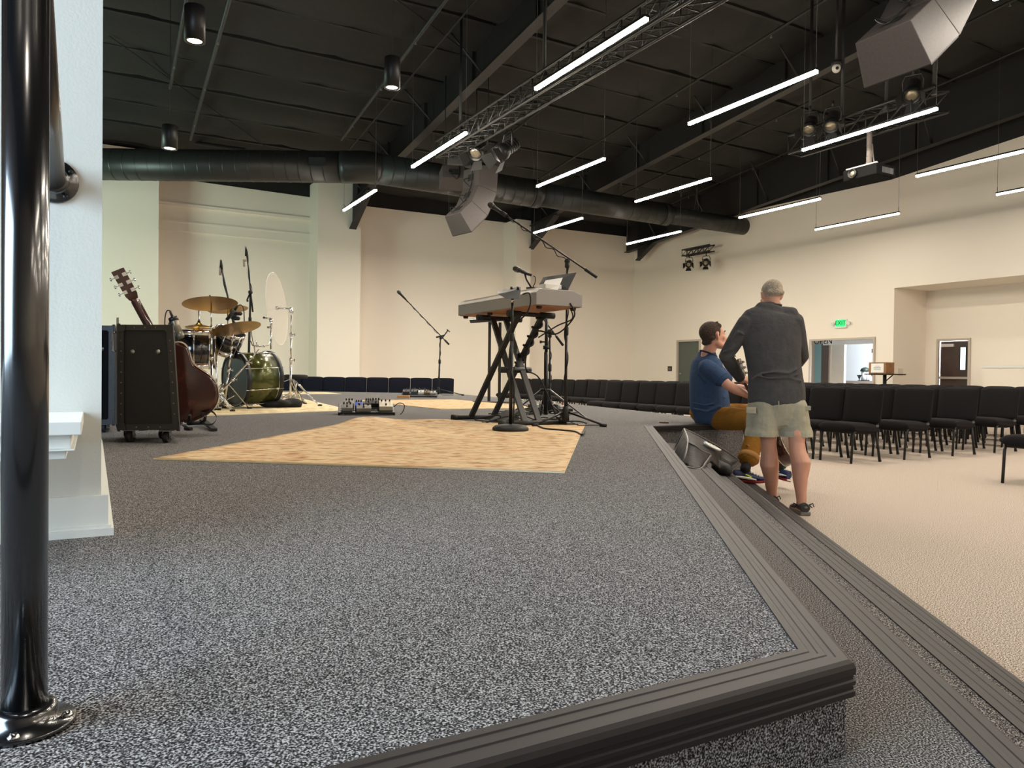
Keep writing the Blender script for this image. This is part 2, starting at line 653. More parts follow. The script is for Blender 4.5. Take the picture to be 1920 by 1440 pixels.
# stepped bulkhead lines on the bay behind the drums
mb = MB()
uu0, uu1 = cols[0][0] + 0.0, u_w0r
for pxy, h, d in (((580, 411), 0.07, 0.10), ((577, 440), 0.05, 0.06)):
    z = on_v(*pxy)[1]
    room_box(mb, uu0, uu1, 0, d, z - h / 2, z + h / 2)
z3 = on_v(577, 456)[1]
room_box(mb, uu0, uu1, 0, 0.05, z3, on_v(577, 440)[1])
struct('trim_1', mb, M_WALL)

# left wall and back wall (outside the frame, they close the room)
mb = MB()
wall_holes(mb, lambda a, z: room(U_L, a, z), -0.5, V_B, 0, 10.5, [(2.5, 7.5, 0.8, 4.2), ])
struct('wall_left', mb, mat('wall_mauve', (150, 134, 124), 0.75), recalc=False)
for k, (a0, a1, z0, z1) in enumerate([(2.5, 7.5, 0.8, 4.2), ]):
    mb = MB()
    n = 4
    for i in range(n + 1):
        a = a0 + (a1 - a0) * i / n
        room_box(mb, U_L - .04, U_L + .04, a - .03, a + .03, z0, z1)
    for z in (z0, z1):
        room_box(mb, U_L - .05, U_L + .05, a0, a1, z - .03, z + .03)
    struct('window_%d' % (k + 1), mb, M_WHITE)
mb = MB()
wall_holes(mb, lambda a, z: room(a, V_B, z), -1, U_L, 0, 11, [])
struct('wall_back', mb, M_WALL, recalc=False)

mb = MB()
wall_holes(mb, lambda a, z: room(NW_U, a, z), NW_V - 2.6, NW_V + 2.6, 0.0, 5.0, [(NW_V - 1.75, NW_V + 1.75, .62, 3.65)])
struct('wall_side', mb, mat('wall_mauve', (150, 134, 124), 0.75), recalc=False)
mb = MB()
for i in range(4):
    a = NW_V - 1.75 + 3.5 * i / 3
    room_box(mb, NW_U - .04, NW_U + .04, a - .03, a + .03, .62, 3.65)
for z in (.64, 3.63):
    room_box(mb, NW_U - .05, NW_U + .05, NW_V - 1.75, NW_V + 1.75, z - .03, z + .03)
struct('window_2', mb, M_WHITE)

# --- ceiling: sagging black insulation between the purlins
mb = MB()
NU, NV = 110, 170
du, dv = (U_L + 2) / NU, (V_B + 1) / NV
vs = []
rnd = random.Random(3)
for i in range(NU + 1):
    for j in range(NV + 1):
        u, v = -1 + i * du, -0.6 + j * dv
        s = abs(math.sin(math.pi * v / 1.3)) ** 0.6
        q = abs(math.sin(math.pi * u / 1.8)) ** 0.35
        z = roof_z(v) + 0.1 - 0.15 * s - 0.05 * q + rnd.uniform(-0.012, 0.012)
        vs.append(room(u, v, z))
fs = []
for i in range(NU):
    for j in range(NV):
        a = i * (NV + 1) + j
        fs.append((a, a + 1, a + NV + 2, a + NV + 1))
mb.add(vs, fs, True)
struct('ceiling', mb, M_CEIL, recalc=False)

v = 1.3
while v < 26:
    mb = MB(); room_box(mb, -0.9, U_L, v - .045, v + .045, roof_z(v) - .012, roof_z(v) + .11)
    struct('roof_purlin', mb, mat('purlin_black', (15, 15, 15), .6))
    v += 1.3
# --- steel rafters (tapered I sections) along A
def rafter(u, v0_, v1_, zb0, slope, depth=0.72):
    mb = MB()
    zb1 = zb0 + slope * v1_
    zb0 = zb0 + slope * v0_
    ps = lambda uu0, uu1, za, zb, zc, zd: mb.hexa([room(uu0, v0_, za), room(uu1, v0_, za), room(uu1, v1_, zb), room(uu0, v1_, zb),
                                                room(uu0, v0_, zc), room(uu1, v0_, zc), room(uu1, v1_, zd), room(uu0, v1_, zd)])
    ps(u - 0.01, u + 0.01, zb0, zb1, roof_z(v0_) + .05, roof_z(v1_) + .05)
    ps(u - 0.11, u + 0.11, zb0 - .02, zb1 - .02, zb0, zb1)
    ps(u - 0.11, u + 0.11, roof_z(v0_) + .02, roof_z(v1_) + .02, roof_z(v0_) + .04, roof_z(v1_) + .04)
    v = v0_ + 1.5
    while v < v1_:
        z = zb0 + slope * (v - v0_)
        room_box(mb, u - 0.09, u + 0.09, v - .006, v + .006, z, roof_z(v))
        for sg in (-1, 1):
            mb.cyl(room(u, v + .4, z + .03), room(u + sg * 0.85, v + .4, roof_z(v + .4) + 0.02), 0.022, seg=6)
        v += 2.6
    o = struct('roof_rafter', mb, M_RAFTER)
    return o
rafter(11.85, 0.2, V_B, 6.2, 0.105)
rafter(5.35, 0.2, V_B, 6.2, 0.105)
rafter(0.55, 0.2, V_B, 5.88, 0.083)
# the haunch where the rafters meet the side wall
for u in (11.85, 5.35, 0.55):
    mb = MB()
    mb.hexa([room(u - .01, 0.9, 5.5), room(u + .01, 0.9, 5.5), room(u + .01, 2.6, 6.4), room(u - .01, 2.6, 6.4),
             room(u - .01, 0.9, 7), room(u + .01, 0.9, 7), room(u + .01, 2.6, 7.1), room(u - .01, 2.6, 7.1)])
    mb.hexa([room(u - .11, 0.9, 5.48), room(u + .11, 0.9, 5.48), room(u + .11, 2.6, 6.38), room(u - .11, 2.6, 6.38),
             room(u - .11, 0.9, 5.5), room(u + .11, 0.9, 5.5), room(u + .11, 2.6, 6.4), room(u - .11, 2.6, 6.4)])
    struct('roof_haunch', mb, M_STEEL)

# ================================================================== STAGE
Z_ST = 0.61
RISE = 0.1525
S0 = G(1588, 1240, Z_ST)
D2 = (G(1222, 799, Z_ST) - S0)
E2LEN = D2.length
D2.normalize()
N2 = V((D2.y, -D2.x, 0))
S1 = S0 + D2 * E2LEN
S2 = S1 + BX * 1.12
S3 = G(1303, 781.5, Z_ST)
stage_poly = [S0, S1, S2, S3, G(1100, 760, Z_ST), G(880, 740.5, Z_ST), V((-1.35, 16.1, 0)), V((-5.2, 17.0, 0)), V((-9.6, 17.0, 0)), V((-9.6, 1.0, 0)), S0 - BX * 4.6]
mb = MB()
mb.prism([(p.x, p.y) for p in stage_poly], 0.0, Z_ST)
struct('stage_floor', mb, M_STAGE)
T_W = 0.285
def send(o):
    return E2LEN + o * BX.dot(D2) / BX.dot(N2)
for k in (1, 2, 3):
    o = T_W * k
    i0 = -3.0 if k == 1 else T_W * (k - 1) - 0.05
    z = Z_ST - RISE * k
    q = [S0 + N2 * i0 - D2 * 5, S0 + N2 * o - D2 * 5, S0 + N2 * o + D2 * (send(o) - .002), S0 + N2 * max(i0, 0) + D2 * (send(max(i0, 0)) - .002)]
    if k == 1:
        q += [S0 - D2 * 0.0 + N2 * 0.001, S0 - BX * 3.3]
    mb = MB()
    mb.prism([(p.x, p.y) for p in q], 0.0, z)
    struct('stage_step', mb, M_STAGE)

# ridged vinyl nosings
NPROF = [(-0.066, 0.0), (-0.066, 0.0035), (-0.052, 0.0035), (-0.05, 0.002), (-0.04, 0.002), (-0.038, 0.0035), (-0.028, 0.0035), (-0.026, 0.002), (-0.016, 0.002), (-0.014, 0.0038),
         (0.002, 0.0038), (0.009, 0.0), (0.012, -0.007), (0.012, -0.018), (0.009, -0.02), (0.009, -0.026), (0.012, -0.028), (0.012, -0.034), (0.009, -0.036), (0.009, -0.042), (0.012, -0.044), (0.012, -0.052), (0.0, -0.052), (0.0, 0.0)]
def nosing(name, pts, z, closed=False):
    """profile swept along a horizontal path, mitred at the corners; outside is on the right hand of the path"""
    pts = [V((p[0], p[1], 0)) for p in pts]
    n = len(pts)
    nr = []
    for a, b in zip(pts[:-1], pts[1:]):
        d = (b - a).normalized()
        nr.append(V((d.y, -d.x, 0)))
    rings = []
    for i, p in enumerate(pts):
        if i == 0:
            m = nr[0]
        elif i == n - 1:
            m = nr[-1]
        else:
            m = (nr[i - 1] + nr[i]) / (1 + nr[i - 1].dot(nr[i]))
        rings.append([V((p.x, p.y, z + q[1])) + m * q[0] for q in NPROF])
    mb = MB()
    # one strip per straight run so the mitre stays crisp
    for r0, r1 in zip(rings[:-1], rings[1:]):
        mb.loft([r0, r1], True, 0, False)
    return struct(name, mb, M_NOSE)
nosing('trim_2', [S0 - BX * 4.6, S0, S1, S2, S3], Z_ST)
for k in (1, 2, 3):
    o = T_W * k
    nosing('trim_%d' % (2 + k), [S0 + N2 * o - D2 * 5, S0 + N2 * o + D2 * (send(o) - 0.015)], Z_ST - RISE * k)

# --- white wall end on the stage with baseboard and ledge
PA = G(205, 1000, Z_ST) - BX * 0.02
PW, PL = 0.235, 2.85
def pier_pt(w, l, z):
    p = PA - BX * w + AX * l
    return V((p.x, p.y, z))
def pier_box(mb, w0, w1, l0, l1, z0, z1):
    ps = [pier_pt(w, l, z) for z in (z0, z1) for w, l in ((w0, l0), (w1, l0), (w1, l1), (w0, l1))]
    return mb.hexa(ps)
mb = MB()
pier_box(mb, 0, PW, 0, PL, Z_ST, 6.2)
struct('wall_stage', mb, M_PIER)
mb = MB()
for g in (0.017,):
    pier_box(mb, -g, PW + g, -g, PL, Z_ST, Z_ST + 0.108)
g = 0.03
pier_box(mb, -g, PW + g, -g, PL, Z_ST, Z_ST + 0.02)
pier_box(mb, -0.024, PW + .024, -0.024, PL, Z_ST + .02, Z_ST + 0.027)
struct('baseboard_stage', mb, M_WHITE)
mb = MB()
zc = 0.944
pier_box(mb, 0.042, 1.6, -0.42, 0.0, zc - 0.03, zc)
pier_box(mb, 0.062, 1.6, -0.40, 0.0, zc - 0.062, zc - 0.03)
pier_box(mb, 0.055, 1.6, -0.407, 0.0, zc - 0.066, zc - 0.062)
pier_box(mb, 0.072, 1.6, -0.39, 0.0, zc - 0.085, zc - 0.066)
struct('trim_9', mb, M_WHITE, bevel=0.008)

# --- handrail: post, base flange, rail, wall flange
PB = G(46, 1362, Z_ST)
t = thing('handrail', 'black pipe handrail with round base plate, bolted to the white wall end on the stage', 'handrail', PB)
mb = MB(); mb.cyl(PB, (PB.x, PB.y, 1.62), 0.0252, seg=32)
build('post', mb, M_POST, t)
mb = MB(); mb.lathe(PB, [(0.057, 0), (0.057, 0.005), (0.056, 0.007), (0.037, 0.008), (0.037, 0.022), (0.033, 0.028), (0.025, 0.029)], seg=40)
bp = build('base_plate', mb, M_POST, t)
for a in (20, 110, 200, 290):
    mb = MB()
    q = PB + V((math.cos(R(a)) * 0.047, math.sin(R(a)) * 0.047, 0.007))
    mb.lathe(q, [(0.007, 0), (0.007, 0.002), (0.004, 0.006), (0.001, 0.0065)], seg=10)
    build('bolt', mb, M_CHROME, bp)
fw = 0.112
FC = pier_pt(fw, 0, 1.553)
RT = V((PB.x, PB.y, 1.56))
mb = MB(); mb.cyl(FC - AX * 0.003, RT, 0.027, seg=28)
build('rail', mb, M_RAIL, t)
mb = MB(); mb.lathe(FC, [(0.058, 0.0), (0.058, 0.007), (0.056, 0.009), (0.036, 0.010), (0.036, 0.022), (0.032, 0.026), (0.027, 0.027)], axis=-AX, seg=36)
fl = build('wall_flange', mb, M_POST, t)
for a in (35, 125, 215, 305):
    q = FC + BX * math.cos(R(a)) * 0.047 + V((0, 0, math.sin(R(a)) * 0.047)) - AX * 0.009
    mb = MB(); mb.lathe(q, [(0.006, 0), (0.006, 0.002), (0.003, 0.004)], axis=-AX, seg=10)
    build('bolt', mb, M_BLACK, fl)

# ================================================================== DOORS AND WALL DETAILS
def door_frame(mb, u, a, b, zt, w=0.07, d=0.05, face=1):
    room_box(mb, u - .02, u + d, a - w, a, 0, zt + w)
    room_box(mb, u - .02, u + d, b, b + w, 0, zt + w)
    room_box(mb, u - .02, u + d, a, b, zt, zt + w)
M_DOORG = mat('door_green_grey', (84, 92, 84), 0.5)
M_DOORB = mat('door_brown', (52, 32, 24), 0.4, var=0.25, vscale=6)
M_FRAME = mat('frame_taupe', (186, 174, 160), 0.5)
# single green-grey door behind the seated man
mb = MB(); door_frame(mb, 0.0, d1a + .07, d1b - .07, d1z - .07)
d1 = struct('door_1', mb, M_FRAME)
mb = MB(); room_box(mb, -0.06, -0.015, d1a + .08, d1b - .08, 0, d1z - .08)
lf = build('door_leaf', mb, M_DOORG, d1)
mb = MB()
hp = room(-0.005, d1a + 0.19, 1.13)
mb.lathe(hp, [(0.03, 0), (0.03, 0.008), (0.012, 0.01), (0.012, 0.05)], axis=-BX, seg=16)
mb.cyl(hp - BX * 0.045, hp - BX * 0.045 - AX * 0.12, 0.011)
build('door_handle', mb, M_CHROME, lf)
mb = MB(); room_box(mb, 0.0, 0.012, d1a - .50, d1a - .27, 1.22, 1.40)
wp = tag(build('wall_sign', mb, mat('sign_dark', (52, 46, 42), 0.5), origin=room(0, d1a - .38, 1.31)), 'small dark room sign on the beige wall left of the grey green door', 'sign')
mb = MB(); room_box(mb, 0.012, 0.014, d1a - .47, d1a - .33, 1.28, 1.34)
build('nameplate', mb, mat('sign_inset', (110, 104, 98), 0.5), wp)

# open double doorway to the lobby
mb = MB(); door_frame(mb, 0.0, d2a + .05, d2b - .05, d2z - .05, w=.05)
dw = struct('door_2', mb, M_FRAME)
# lobby beyond the doorway
M_LOB = mat('lobby_white', (236, 240, 244), 0.6)
mb = MB()
LD = 4.2
room_box(mb, -LD - .1, -LD, d1a - 2, d2b + 4.0, 0, 3.2)
struct('wall_lobby', mb, M_LOB)
mb = MB(); room_box(mb, -LD, -0.12, d1a - 2, rca - .06, 3.1, 3.2)
struct('ceiling_lobby', mb, M_LOB)
mb = MB(); room_box(mb, -LD, -0.12, rca - .16, rca - .06, 0, 3.2)
struct('wall_lobby_side', mb, M_LOB)
# partition with door, seen through the doorway at its left
pv0, _ = on_u(1541, 660, -1.6)
pv1, _ = on_u(1583, 660, -1.6)
mb = MB(); room_box(mb, -1.7, -1.6, pv0 - 1.8, pv1, 0, 3.1)
struct('wall_partition', mb, mat('lobby_beige', (206, 200, 188), 0.7))
dv0, dzt = on_u(1530, 645, -1.6)
dv1, _ = on_u(1556, 645, -1.6)
mb = MB(); room_box(mb, -1.6, -1.57, dv0 - .06, dv1 + .06, 0, dzt + .05)
pd = struct('door_3', mb, M_FRAME)
mb = MB(); room_box(mb, -1.57, -1.55, dv0 + .25, dv1, 0, dzt)
build('door_leaf', mb, mat('door_grey', (92, 84, 78), 0.4), pd)
mb = MB(); room_box(mb, -1.57, -1.55, dv0, dv0 + .25, 0, dzt)
build('glass_strip', mb, mat('glass_teal', (136, 176, 184), 0.15), pd)
area_light('lobby_daylight', room(-2.2, d2b + .2, 3.0), room(-3.6, d2b - .2, 1.0), 1.6, 1.6, 520, (0.92, 0.97, 1.0))
# door hardware of the opened leaves
mb = MB()
room_box(mb, -0.9, -0.05, d2b - .10, d2b - .055, 0, d2z - .06)
build('door_leaf', mb, mat('door_dark', (46, 42, 42), 0.4), dw)
for z in (0.35, 1.1, 1.75):
    mb = MB(); room_box(mb, -0.06, 0.0, d2b - .12, d2b - .05, z, z + .11)
    build('hinge', mb, M_GREYMET, dw)
# lettering on the lobby wall top, just readable in the doorway
def text_obj(name, body, size, m, parent, loc, xdir, zdir, depth=0.004, align='CENTER', shear=0.0):
    cu = bpy.data.curves.new(name, 'FONT')
    cu.body = body
    cu.size = size
    cu.extrude = depth
    cu.align_x = align
    cu.align_y = 'CENTER'
    cu.shear = shear
    t = bpy.data.objects.new('tmp', cu)
    COL.objects.link(t)
    dg = bpy.context.evaluated_depsgraph_get()
    me = bpy.data.meshes.new_from_object(t.evaluated_get(dg))
    bpy.data.objects.remove(t)
    x, z = V(xdir).normalized(), V(zdir).normalized()
    y = z.cross(x) * -1
    # text lies in its own xy plane: map x->x, y->z, normal -> x cross z
    n = x.cross(z)
    M = Matrix(((x.x, z.x, n.x, loc[0]), (x.y, z.y, n.y, loc[1]), (x.z, z.z, n.z, loc[2]), (0, 0, 0, 1)))
    me.transform(M)
    off = ORG.get(parent.name, V((0, 0, 0))) if parent else V((0, 0, 0))
    me.transform(Matrix.Translation(-off))
    me.materials.clear()
    me.materials.append(m)
    me.name = name
    o = link(name, me, parent)
    ORG[o.name] = off
    return o
va, za = on_u(1543, 633.5, -0.95)
p = room(-0.95, va, d2z + .05 - .02)
mb = MB(); room_box(mb, -1.0, -0.96, d2a - .3, d2b + .2, d2z - .14 , d2z + .4)
sg = tag(build('lobby_sign', mb, M_LOB, origin=room(-.98, (d2a + d2b) / 2, d2z)), 'white sign board reading OPEN hanging inside the double doorway', 'sign')
text_obj('lettering', 'OPEN', 0.26, M_MATTE, sg, room(-0.955, on_u(1543, 638, -.95)[0], d2z - .02), -AX, (0, 0, 1))

# brown door in the recess
mb = MB(); door_frame(mb, -RDEP, rda + .06, rdb - .06, rdz - .06, w=.06, d=.04)
rd = struct('door_4', mb, M_FRAME)
mb = MB()
ra, rb = rda + .07, rdb - .07
room_box(mb, -RDEP - .10, -RDEP - .05, ra, rb, 0, rdz - .07)
lf = build('door_leaf', mb, M_DOORB, rd)
w = rb - ra
mb = MB(); room_box(mb, -RDEP - .052, -RDEP - .04, ra + w * .66, ra + w * .93, 1.27, rdz - .2)
gf = build('glass_frame', mb, mat('door_lite_frame', (40, 30, 26), 0.4), lf)
mb = MB(); room_box(mb, -RDEP - .042, -RDEP - .036, ra + w * .71, ra + w * .88, 1.3, rdz - .24)
build('glass', mb, mat('daylit_glass', (222, 240, 250), 0.2, emit=0.9), gf)
mb = MB(); room_box(mb, -RDEP - .05, -RDEP + .03, ra + .02, rb - .02, 1.05, 1.11)
build('push_bar', mb, mat('bar_alu', (170, 160, 152), 0.35, metal=.6), lf)
mb = MB(); room_box(mb, -RDEP - .05, -RDEP + .02, ra + .05, ra + w * .5, rdz - .22, rdz - .14)
build('door_closer', mb, mat('closer_alu', (196, 190, 184), 0.4, metal=.4), lf)
# low beige half wall with cap in the recess at the right
ka, kz = on_u(1843, 686, -RDEP + .6)
mb = MB(); room_box(mb, -RDEP + .1, -RDEP + .6, ka, V_B - 6.2, 0, kz - .05)
struct('wall_half', mb, M_WALL)
mb = MB(); room_box(mb, -RDEP + .1, -RDEP + .63, ka - .03, V_B - 6.2, kz - .05, kz)
struct('trim_10', mb, M_WHITE)

# exit sign above the double doorway
ev, ez = on_u(1578.5, 606)
EO = room(0, ev, ez)
t = thing('exit_sign', 'green lit exit sign with twin emergency lamps above the double doorway', 'exit sign', EO)
SGN = lambda du_, a, z: EO + BX * (-du_) - AX * a + V((0, 0, z))
def sbox(mb, u0, u1, a0, a1, z0, z1):
    ps = [SGN(u, a, z) for z in (z0, z1) for u, a in ((u0, a0), (u1, a0), (u1, a1), (u0, a1))]
    return mb.hexa(ps)
mb = MB(); sbox(mb, 0, .06, -.19, .19, -.14, .12)
build('housing', mb, mat('sign_white', (224, 226, 220), 0.5), t, bevel=.008)
mb = MB(); sbox(mb, .06, .064, -.165, .165, -.10, .10)
fc = build('face', mb, mat('sign_green', (40, 225, 120), 0.4, emit=.5), t)
text_obj('lettering', 'EXIT', 0.17, mat('sign_letters', (4, 96, 40), 0.5), fc, SGN(.070, 0, 0), -AX, (0, 0, 1))
for s in (-1, 1):
    mb = MB()
    mb.cyl(SGN(.03, s * .2, .0), SGN(.03, s * .235, .0), .02)
    mb.lathe(SGN(.02, s * .265, .01), [(.03, 0), (.05, .03), (.055, .07), (.05, .075)], axis=-BX - V((0, 0, .4)), seg=16)
    build('lamp_head', mb, mat('sign_white'), t)
# cover plate in the recess return
mb = MB()
pp = on_v(1688, 698, rca)
room_box(mb, pp[0] - .1, pp[0] + .1, rca, rca + .012, pp[1] - .1, pp[1] + .1)
tag(build('wall_plate', mb, mat('plate_beige', (212, 202, 188), 0.5), origin=room(pp[0], rca, pp[1]), bevel=.004), 'beige blank cover plate low on the recess side wall', 'wall plate')
# ================================================================== CEILING FIXTURES
# linear pendants: u per row, v per step
ROWN = {13.44: 'first', 10.57: 'second', 7.89: 'third', 4.55: 'fourth', 1.66: 'fifth'}
STEPN = {5.35: 'farthest', 9.95: 'second farthest', 14.65: 'third farthest'}
Z_LT = 5.1
def pendant(u, v, label):
    p = room(u, v + 1.22, Z_LT)
    t = thing('linear_pendant', label, 'ceiling light', p, 'linear pendant lights over the hall')
    d = AX * 1.22
    mb = MB(); mb.bar(p - d + V((0, 0, .032)), p + d + V((0, 0, .032)), 0.066, 0.03)
    build('housing', mb, M_BLACK, t)
    mb = MB()
    x = BX * .024
    e = d * .996
    lo = V((0, 0, -.020)); hi = V((0, 0, .017))
    mb.add([p - e - x + lo, p + e - x + lo, p + e + x + lo, p - e + x + lo], [(0, 1, 2, 3)], False, 0)
    q8 = [p - e - x + lo, p + e - x + lo, p + e + x + lo, p - e + x + lo, p - e - x + hi, p + e - x + hi, p + e + x + hi, p - e + x + hi]
    mb.add(q8, [(0, 1, 5, 4), (1, 2, 6, 5), (2, 3, 7, 6), (3, 0, 4, 7)], False, 1)
    build('diffuser', mb, [M_TUBE_DIM if u < 2 else (M_TUBE_FAR if v < 6 else M_TUBE), M_TUBE_EDGE2 if u < 2 else M_TUBE_EDGE4 if (u, v) in ((13.44, 9.95), (10.57, 14.65)) else (M_TUBE_EDGE3 if u > 10 else M_TUBE_EDGE)], t)
    for s in (-1, 1):
        q = p + d * s * .985
        v2 = uv_of(q)[1]
        mb = MB(); mb.cyl(q + V((0, 0, .04)), V((q.x, q.y, roof_z(v2) - .02)), 0.0035, seg=5)
        mb.cyl(q + V((0, 0, .04)), q + V((0, 0, .16)), 0.007, seg=6)
        build('hanger_wire', mb, M_WIRE, t)
    return t
for u in ROWN:
    for v in (0.72, 5.35, 9.95, 14.65, 19.3, 23.95, 28.5):
        if v == 0.72:
            continue
        if u == 1.66 and v == 5.35:
            continue
        if v in STEPN:
            lab = 'glowing linear pendant light, %s of the %s row from the left' % (STEPN[v], ROWN[u])
        else:
            lab = 'glowing linear pendant light above and behind the camera, %s row, %d metres along' % (ROWN[u], round(v))
        pendant(u, v, lab)

# cylinder downlights over the stage
def cylinder_light(px, ptop, pbot, y, pw, label, power=120):
    b = at(px, pbot, y)
    tz = at(px, ptop, y).z
    r = pw / F_PX * y / 2
    t = thing('cylinder_pendant', label, 'ceiling light', b, 'cylinder pendants over the stage')
    mb = MB(); mb.lathe(b, [(r * .72, 0.012), (r * .74, 0), (r, 0), (r, tz - b.z - .01), (r * .97, tz - b.z)], seg=32)
    build('shade', mb, M_BLACK, t)
    mb = MB(); mb.cyl(b + V((0, 0, .010)), b + V((0, 0, .016)), r * .70, seg=28)
    build('lens', mb, mat('lamp_lens', (255, 236, 212), 0.4, emit=7.0), t)
    v2 = uv_of(b)[1]
    mb = MB(); mb.tube([V((b.x, b.y, tz)), V((b.x + .01, b.y, (tz + roof_z(v2)) / 2)), V((b.x, b.y, roof_z(v2)))], 0.005, seg=6)
    build('cord', mb, M_CABLE, t)
    mb = MB(); mb.cyl(V((b.x, b.y, roof_z(v2) - .05)), V((b.x, b.y, roof_z(v2) + .03)), 0.06, seg=16)
    build('canopy', mb, M_BLACK, t)
    l = bpy.data.lights.new('downlight', 'SPOT')
    l.energy = power
    l.spot_size = R(70)
    l.spot_blend = 0.6
    l.color = (1, .9, .78)
    l.shadow_soft_size = 0.06
    o = bpy.data.objects.new('downlight', l)
    o.location = b + V((0, 0, -.02))
    COL.objects.link(o)
cylinder_light(365, 13, 78, 9.2, 37, 'black cylinder pendant light nearest the top, beside the white wall end')
cylinder_light(735, 109, 165, 11.0, 30, 'black cylinder pendant light in the middle of the dark ceiling, right of the others')
cylinder_light(318, 236, 279, 13.4, 28, 'black cylinder pendant light hanging just in front of the big duct')

for k, (x, y) in enumerate(((-3.4, 6.3), (-.3, 3.4), (-1.9, 4.9), (-1.2, 8.0), (.2, .2), (-2.3, 1.5))):
    d_ = V((x, y, 6.9)) - V((0, 0, CAM_H))
    c_ = CAM_R.transposed() @ d_
    px_, py_ = 960 + F_PX * c_.x / -c_.z, 720 - F_PX * c_.y / -c_.z
    sc_ = F_PX / y if y > 1 else F_PX
    cylinder_light(px_, py_ - .5 * sc_, py_, y, .24 * sc_, 'black cylinder pendant light over the stage, above the picture, %s of the hidden ones' % ORD[k + 1], 120)

# spiral duct: left run, elbow and tapering right run
zD = 6.05
def duct_pt(px, py, y):
    return at(px, py, y)
dl = duct_pt(-60, 306, 18.2); dm = duct_pt(640, 312.5, 18.2)
zD = (dl.z + dm.z) / 2
de = duct_pt(1487, 440, 26.2)
ra = 0.375
t = thing('air_duct', 'long black spiral air duct crossing under the ceiling above the stage', 'duct', dm)
mb = MB()
dl = V((dl.x, dl.y, zD)); dm = V((dm.x, dm.y, zD))
mb.cyl(dl, dm, ra, seg=40)
L = (dm - dl).length
d = (dm - dl).normalized()
for i in range(int(L / .30)):
    a = dl + d * (i * .30)
    mb.cyl(a, a + d * .02, ra + .007, seg=40, caps=False)
build('duct_run', mb, M_DUCT, t)
elb0 = dm
start2 = duct_pt(705, 316, 18.5)
mb = MB()
dirB = (de - start2).normalized()
path = bez(elb0, elb0 + d * .35, start2 - dirB * .35, start2, 8)
mb.tube(path, ra + .012, seg=40)
build('elbow', mb, M_DUCT, t)
fr = [0, .31, .62, .86, 1.0]
rs = [.375, .33, .27, .235, .21]
for i in range(4):
    a = start2.lerp(de, fr[i]); b = start2.lerp(de, fr[i + 1])
    mb = MB()
    mb.cyl(a, b, rs[i], rs[i] if i < 3 else rs[i], seg=32)
    n = int((b - a).length / .3)
    for k in range(n):
        q = a.lerp(b, k / n)
        mb.cyl(q, q + dirB * .02, rs[i] + .006, seg=32, caps=False)
    mb.cyl(b - dirB * .25, b, rs[i] + .01, seg=32)
    build('duct_run', mb, M_DUCT, t)
for px, py, y in ((595, 303, 17.83), (1010, 357, 20.9)):
    q = at(px, py, y)
    mb = MB()
    mb.box(q, (.40, .06, .20), yaw=0 if px < 700 else ANG)
    build('grille', mb, M_MATTE, t)
for f in (.1, .3, .5, .7, .9):
    q = start2.lerp(de, f)
    v2 = uv_of(q)[1]
    for s in (-.12, .12):
        mb = MB(); mb.cyl(q + V((0, 0, .2)) + AX * s, V((q.x, q.y, roof_z(v2))) + BX * s, .006, seg=5)
        build('hanger_wire', mb, M_WIRE, t)

# sprinkler mains, conduits and brace rods of the roof
def pipe(name, pts, r, m, label, cat, heads=0):
    mb = MB()
    mb.tube(pts, r, seg=8)
    o = tag(build(name, mb, m, origin=pts[0]), label, cat)
    a, b = V(pts[0]), V(pts[-1])
    for k in range(heads):
        q = a.lerp(b, (k + .5) / heads)
        h = MB(); h.cyl(q, q + V((0, 0, -.07)), .012, seg=6); h.lathe(q + V((0, 0, -.085)), [(.001, 0), (.028, .003), (.028, .006), (.01, .018)], seg=10)
        build('sprinkler_head', h, M_GREYMET, o)
    return o
def px_on_roof(px, py, drop):
    """pixel on a plane parallel to the roof"""
    d = ray(px, py)
    o = V((0, 0, CAM_H))
    t = 5.0
    for _ in range(60):
        p = o + d * t
        e = p.z - (roof_z(uv_of(p)[1]) - drop)
        t -= e / (d.z + 0.105 * d.dot(AX)) if abs(d.z) > 1e-6 else 0
    return o + d * t
pip = [((349, 0), (319, 166), 'black sprinkler pipe ending above the farthest cylinder light', .035, 2),
       ((430, 0), (357, 262), 'grey sprinkler pipe running down the ceiling left of the stage', .04, 4),
       ((836, 0), (640, 262), 'grey sprinkler pipe behind the middle cylinder light', .04, 4),
       ((893, 0), (655, 280), 'thin conduit alongside the first roof rafter', .022, 0)]
for (a, b, lab, r, hd) in pip:
    pa, pb = px_on_roof(*a, .25), px_on_roof(*b, .25)
    pa = pa + (pa - pb) * .25
    pipe('sprinkler_pipe' if hd else 'conduit', [pa, pb], r, M_STEEL if r < .03 else mat('pipe_grey', (58, 58, 58), .5), lab, 'pipe', hd)
for k, u in enumerate((9.3, 6.8, 3.4, 1.2)):
    pipe('sprinkler_pipe', [room(u, 3.0, roof_z(3) - .22), room(u, 20, roof_z(20) - .22)], .03, M_STEEL, 'black sprinkler pipe between the %s and %s light rows' % (ORD[k + 2], ORD[k + 3]), 'pipe', 6)
for k, (a, b, c) in enumerate([((205, 68), (505, 280), 'thin diagonal brace rod over the drums'), ((745, 0), (872, 95), 'thin diagonal brace rod left of the first rafter')]):
    pipe('brace_rod', [px_on_roof(*a, .14), px_on_roof(*b, .14)], .012, M_MATTE, c, 'rod')
a, b = at(200, 244, 21), at(460, 281, 19.5)
pipe('gas_pipe', [a, b], .05, M_STEEL, 'black pipe running just above the big duct at the left', 'pipe')

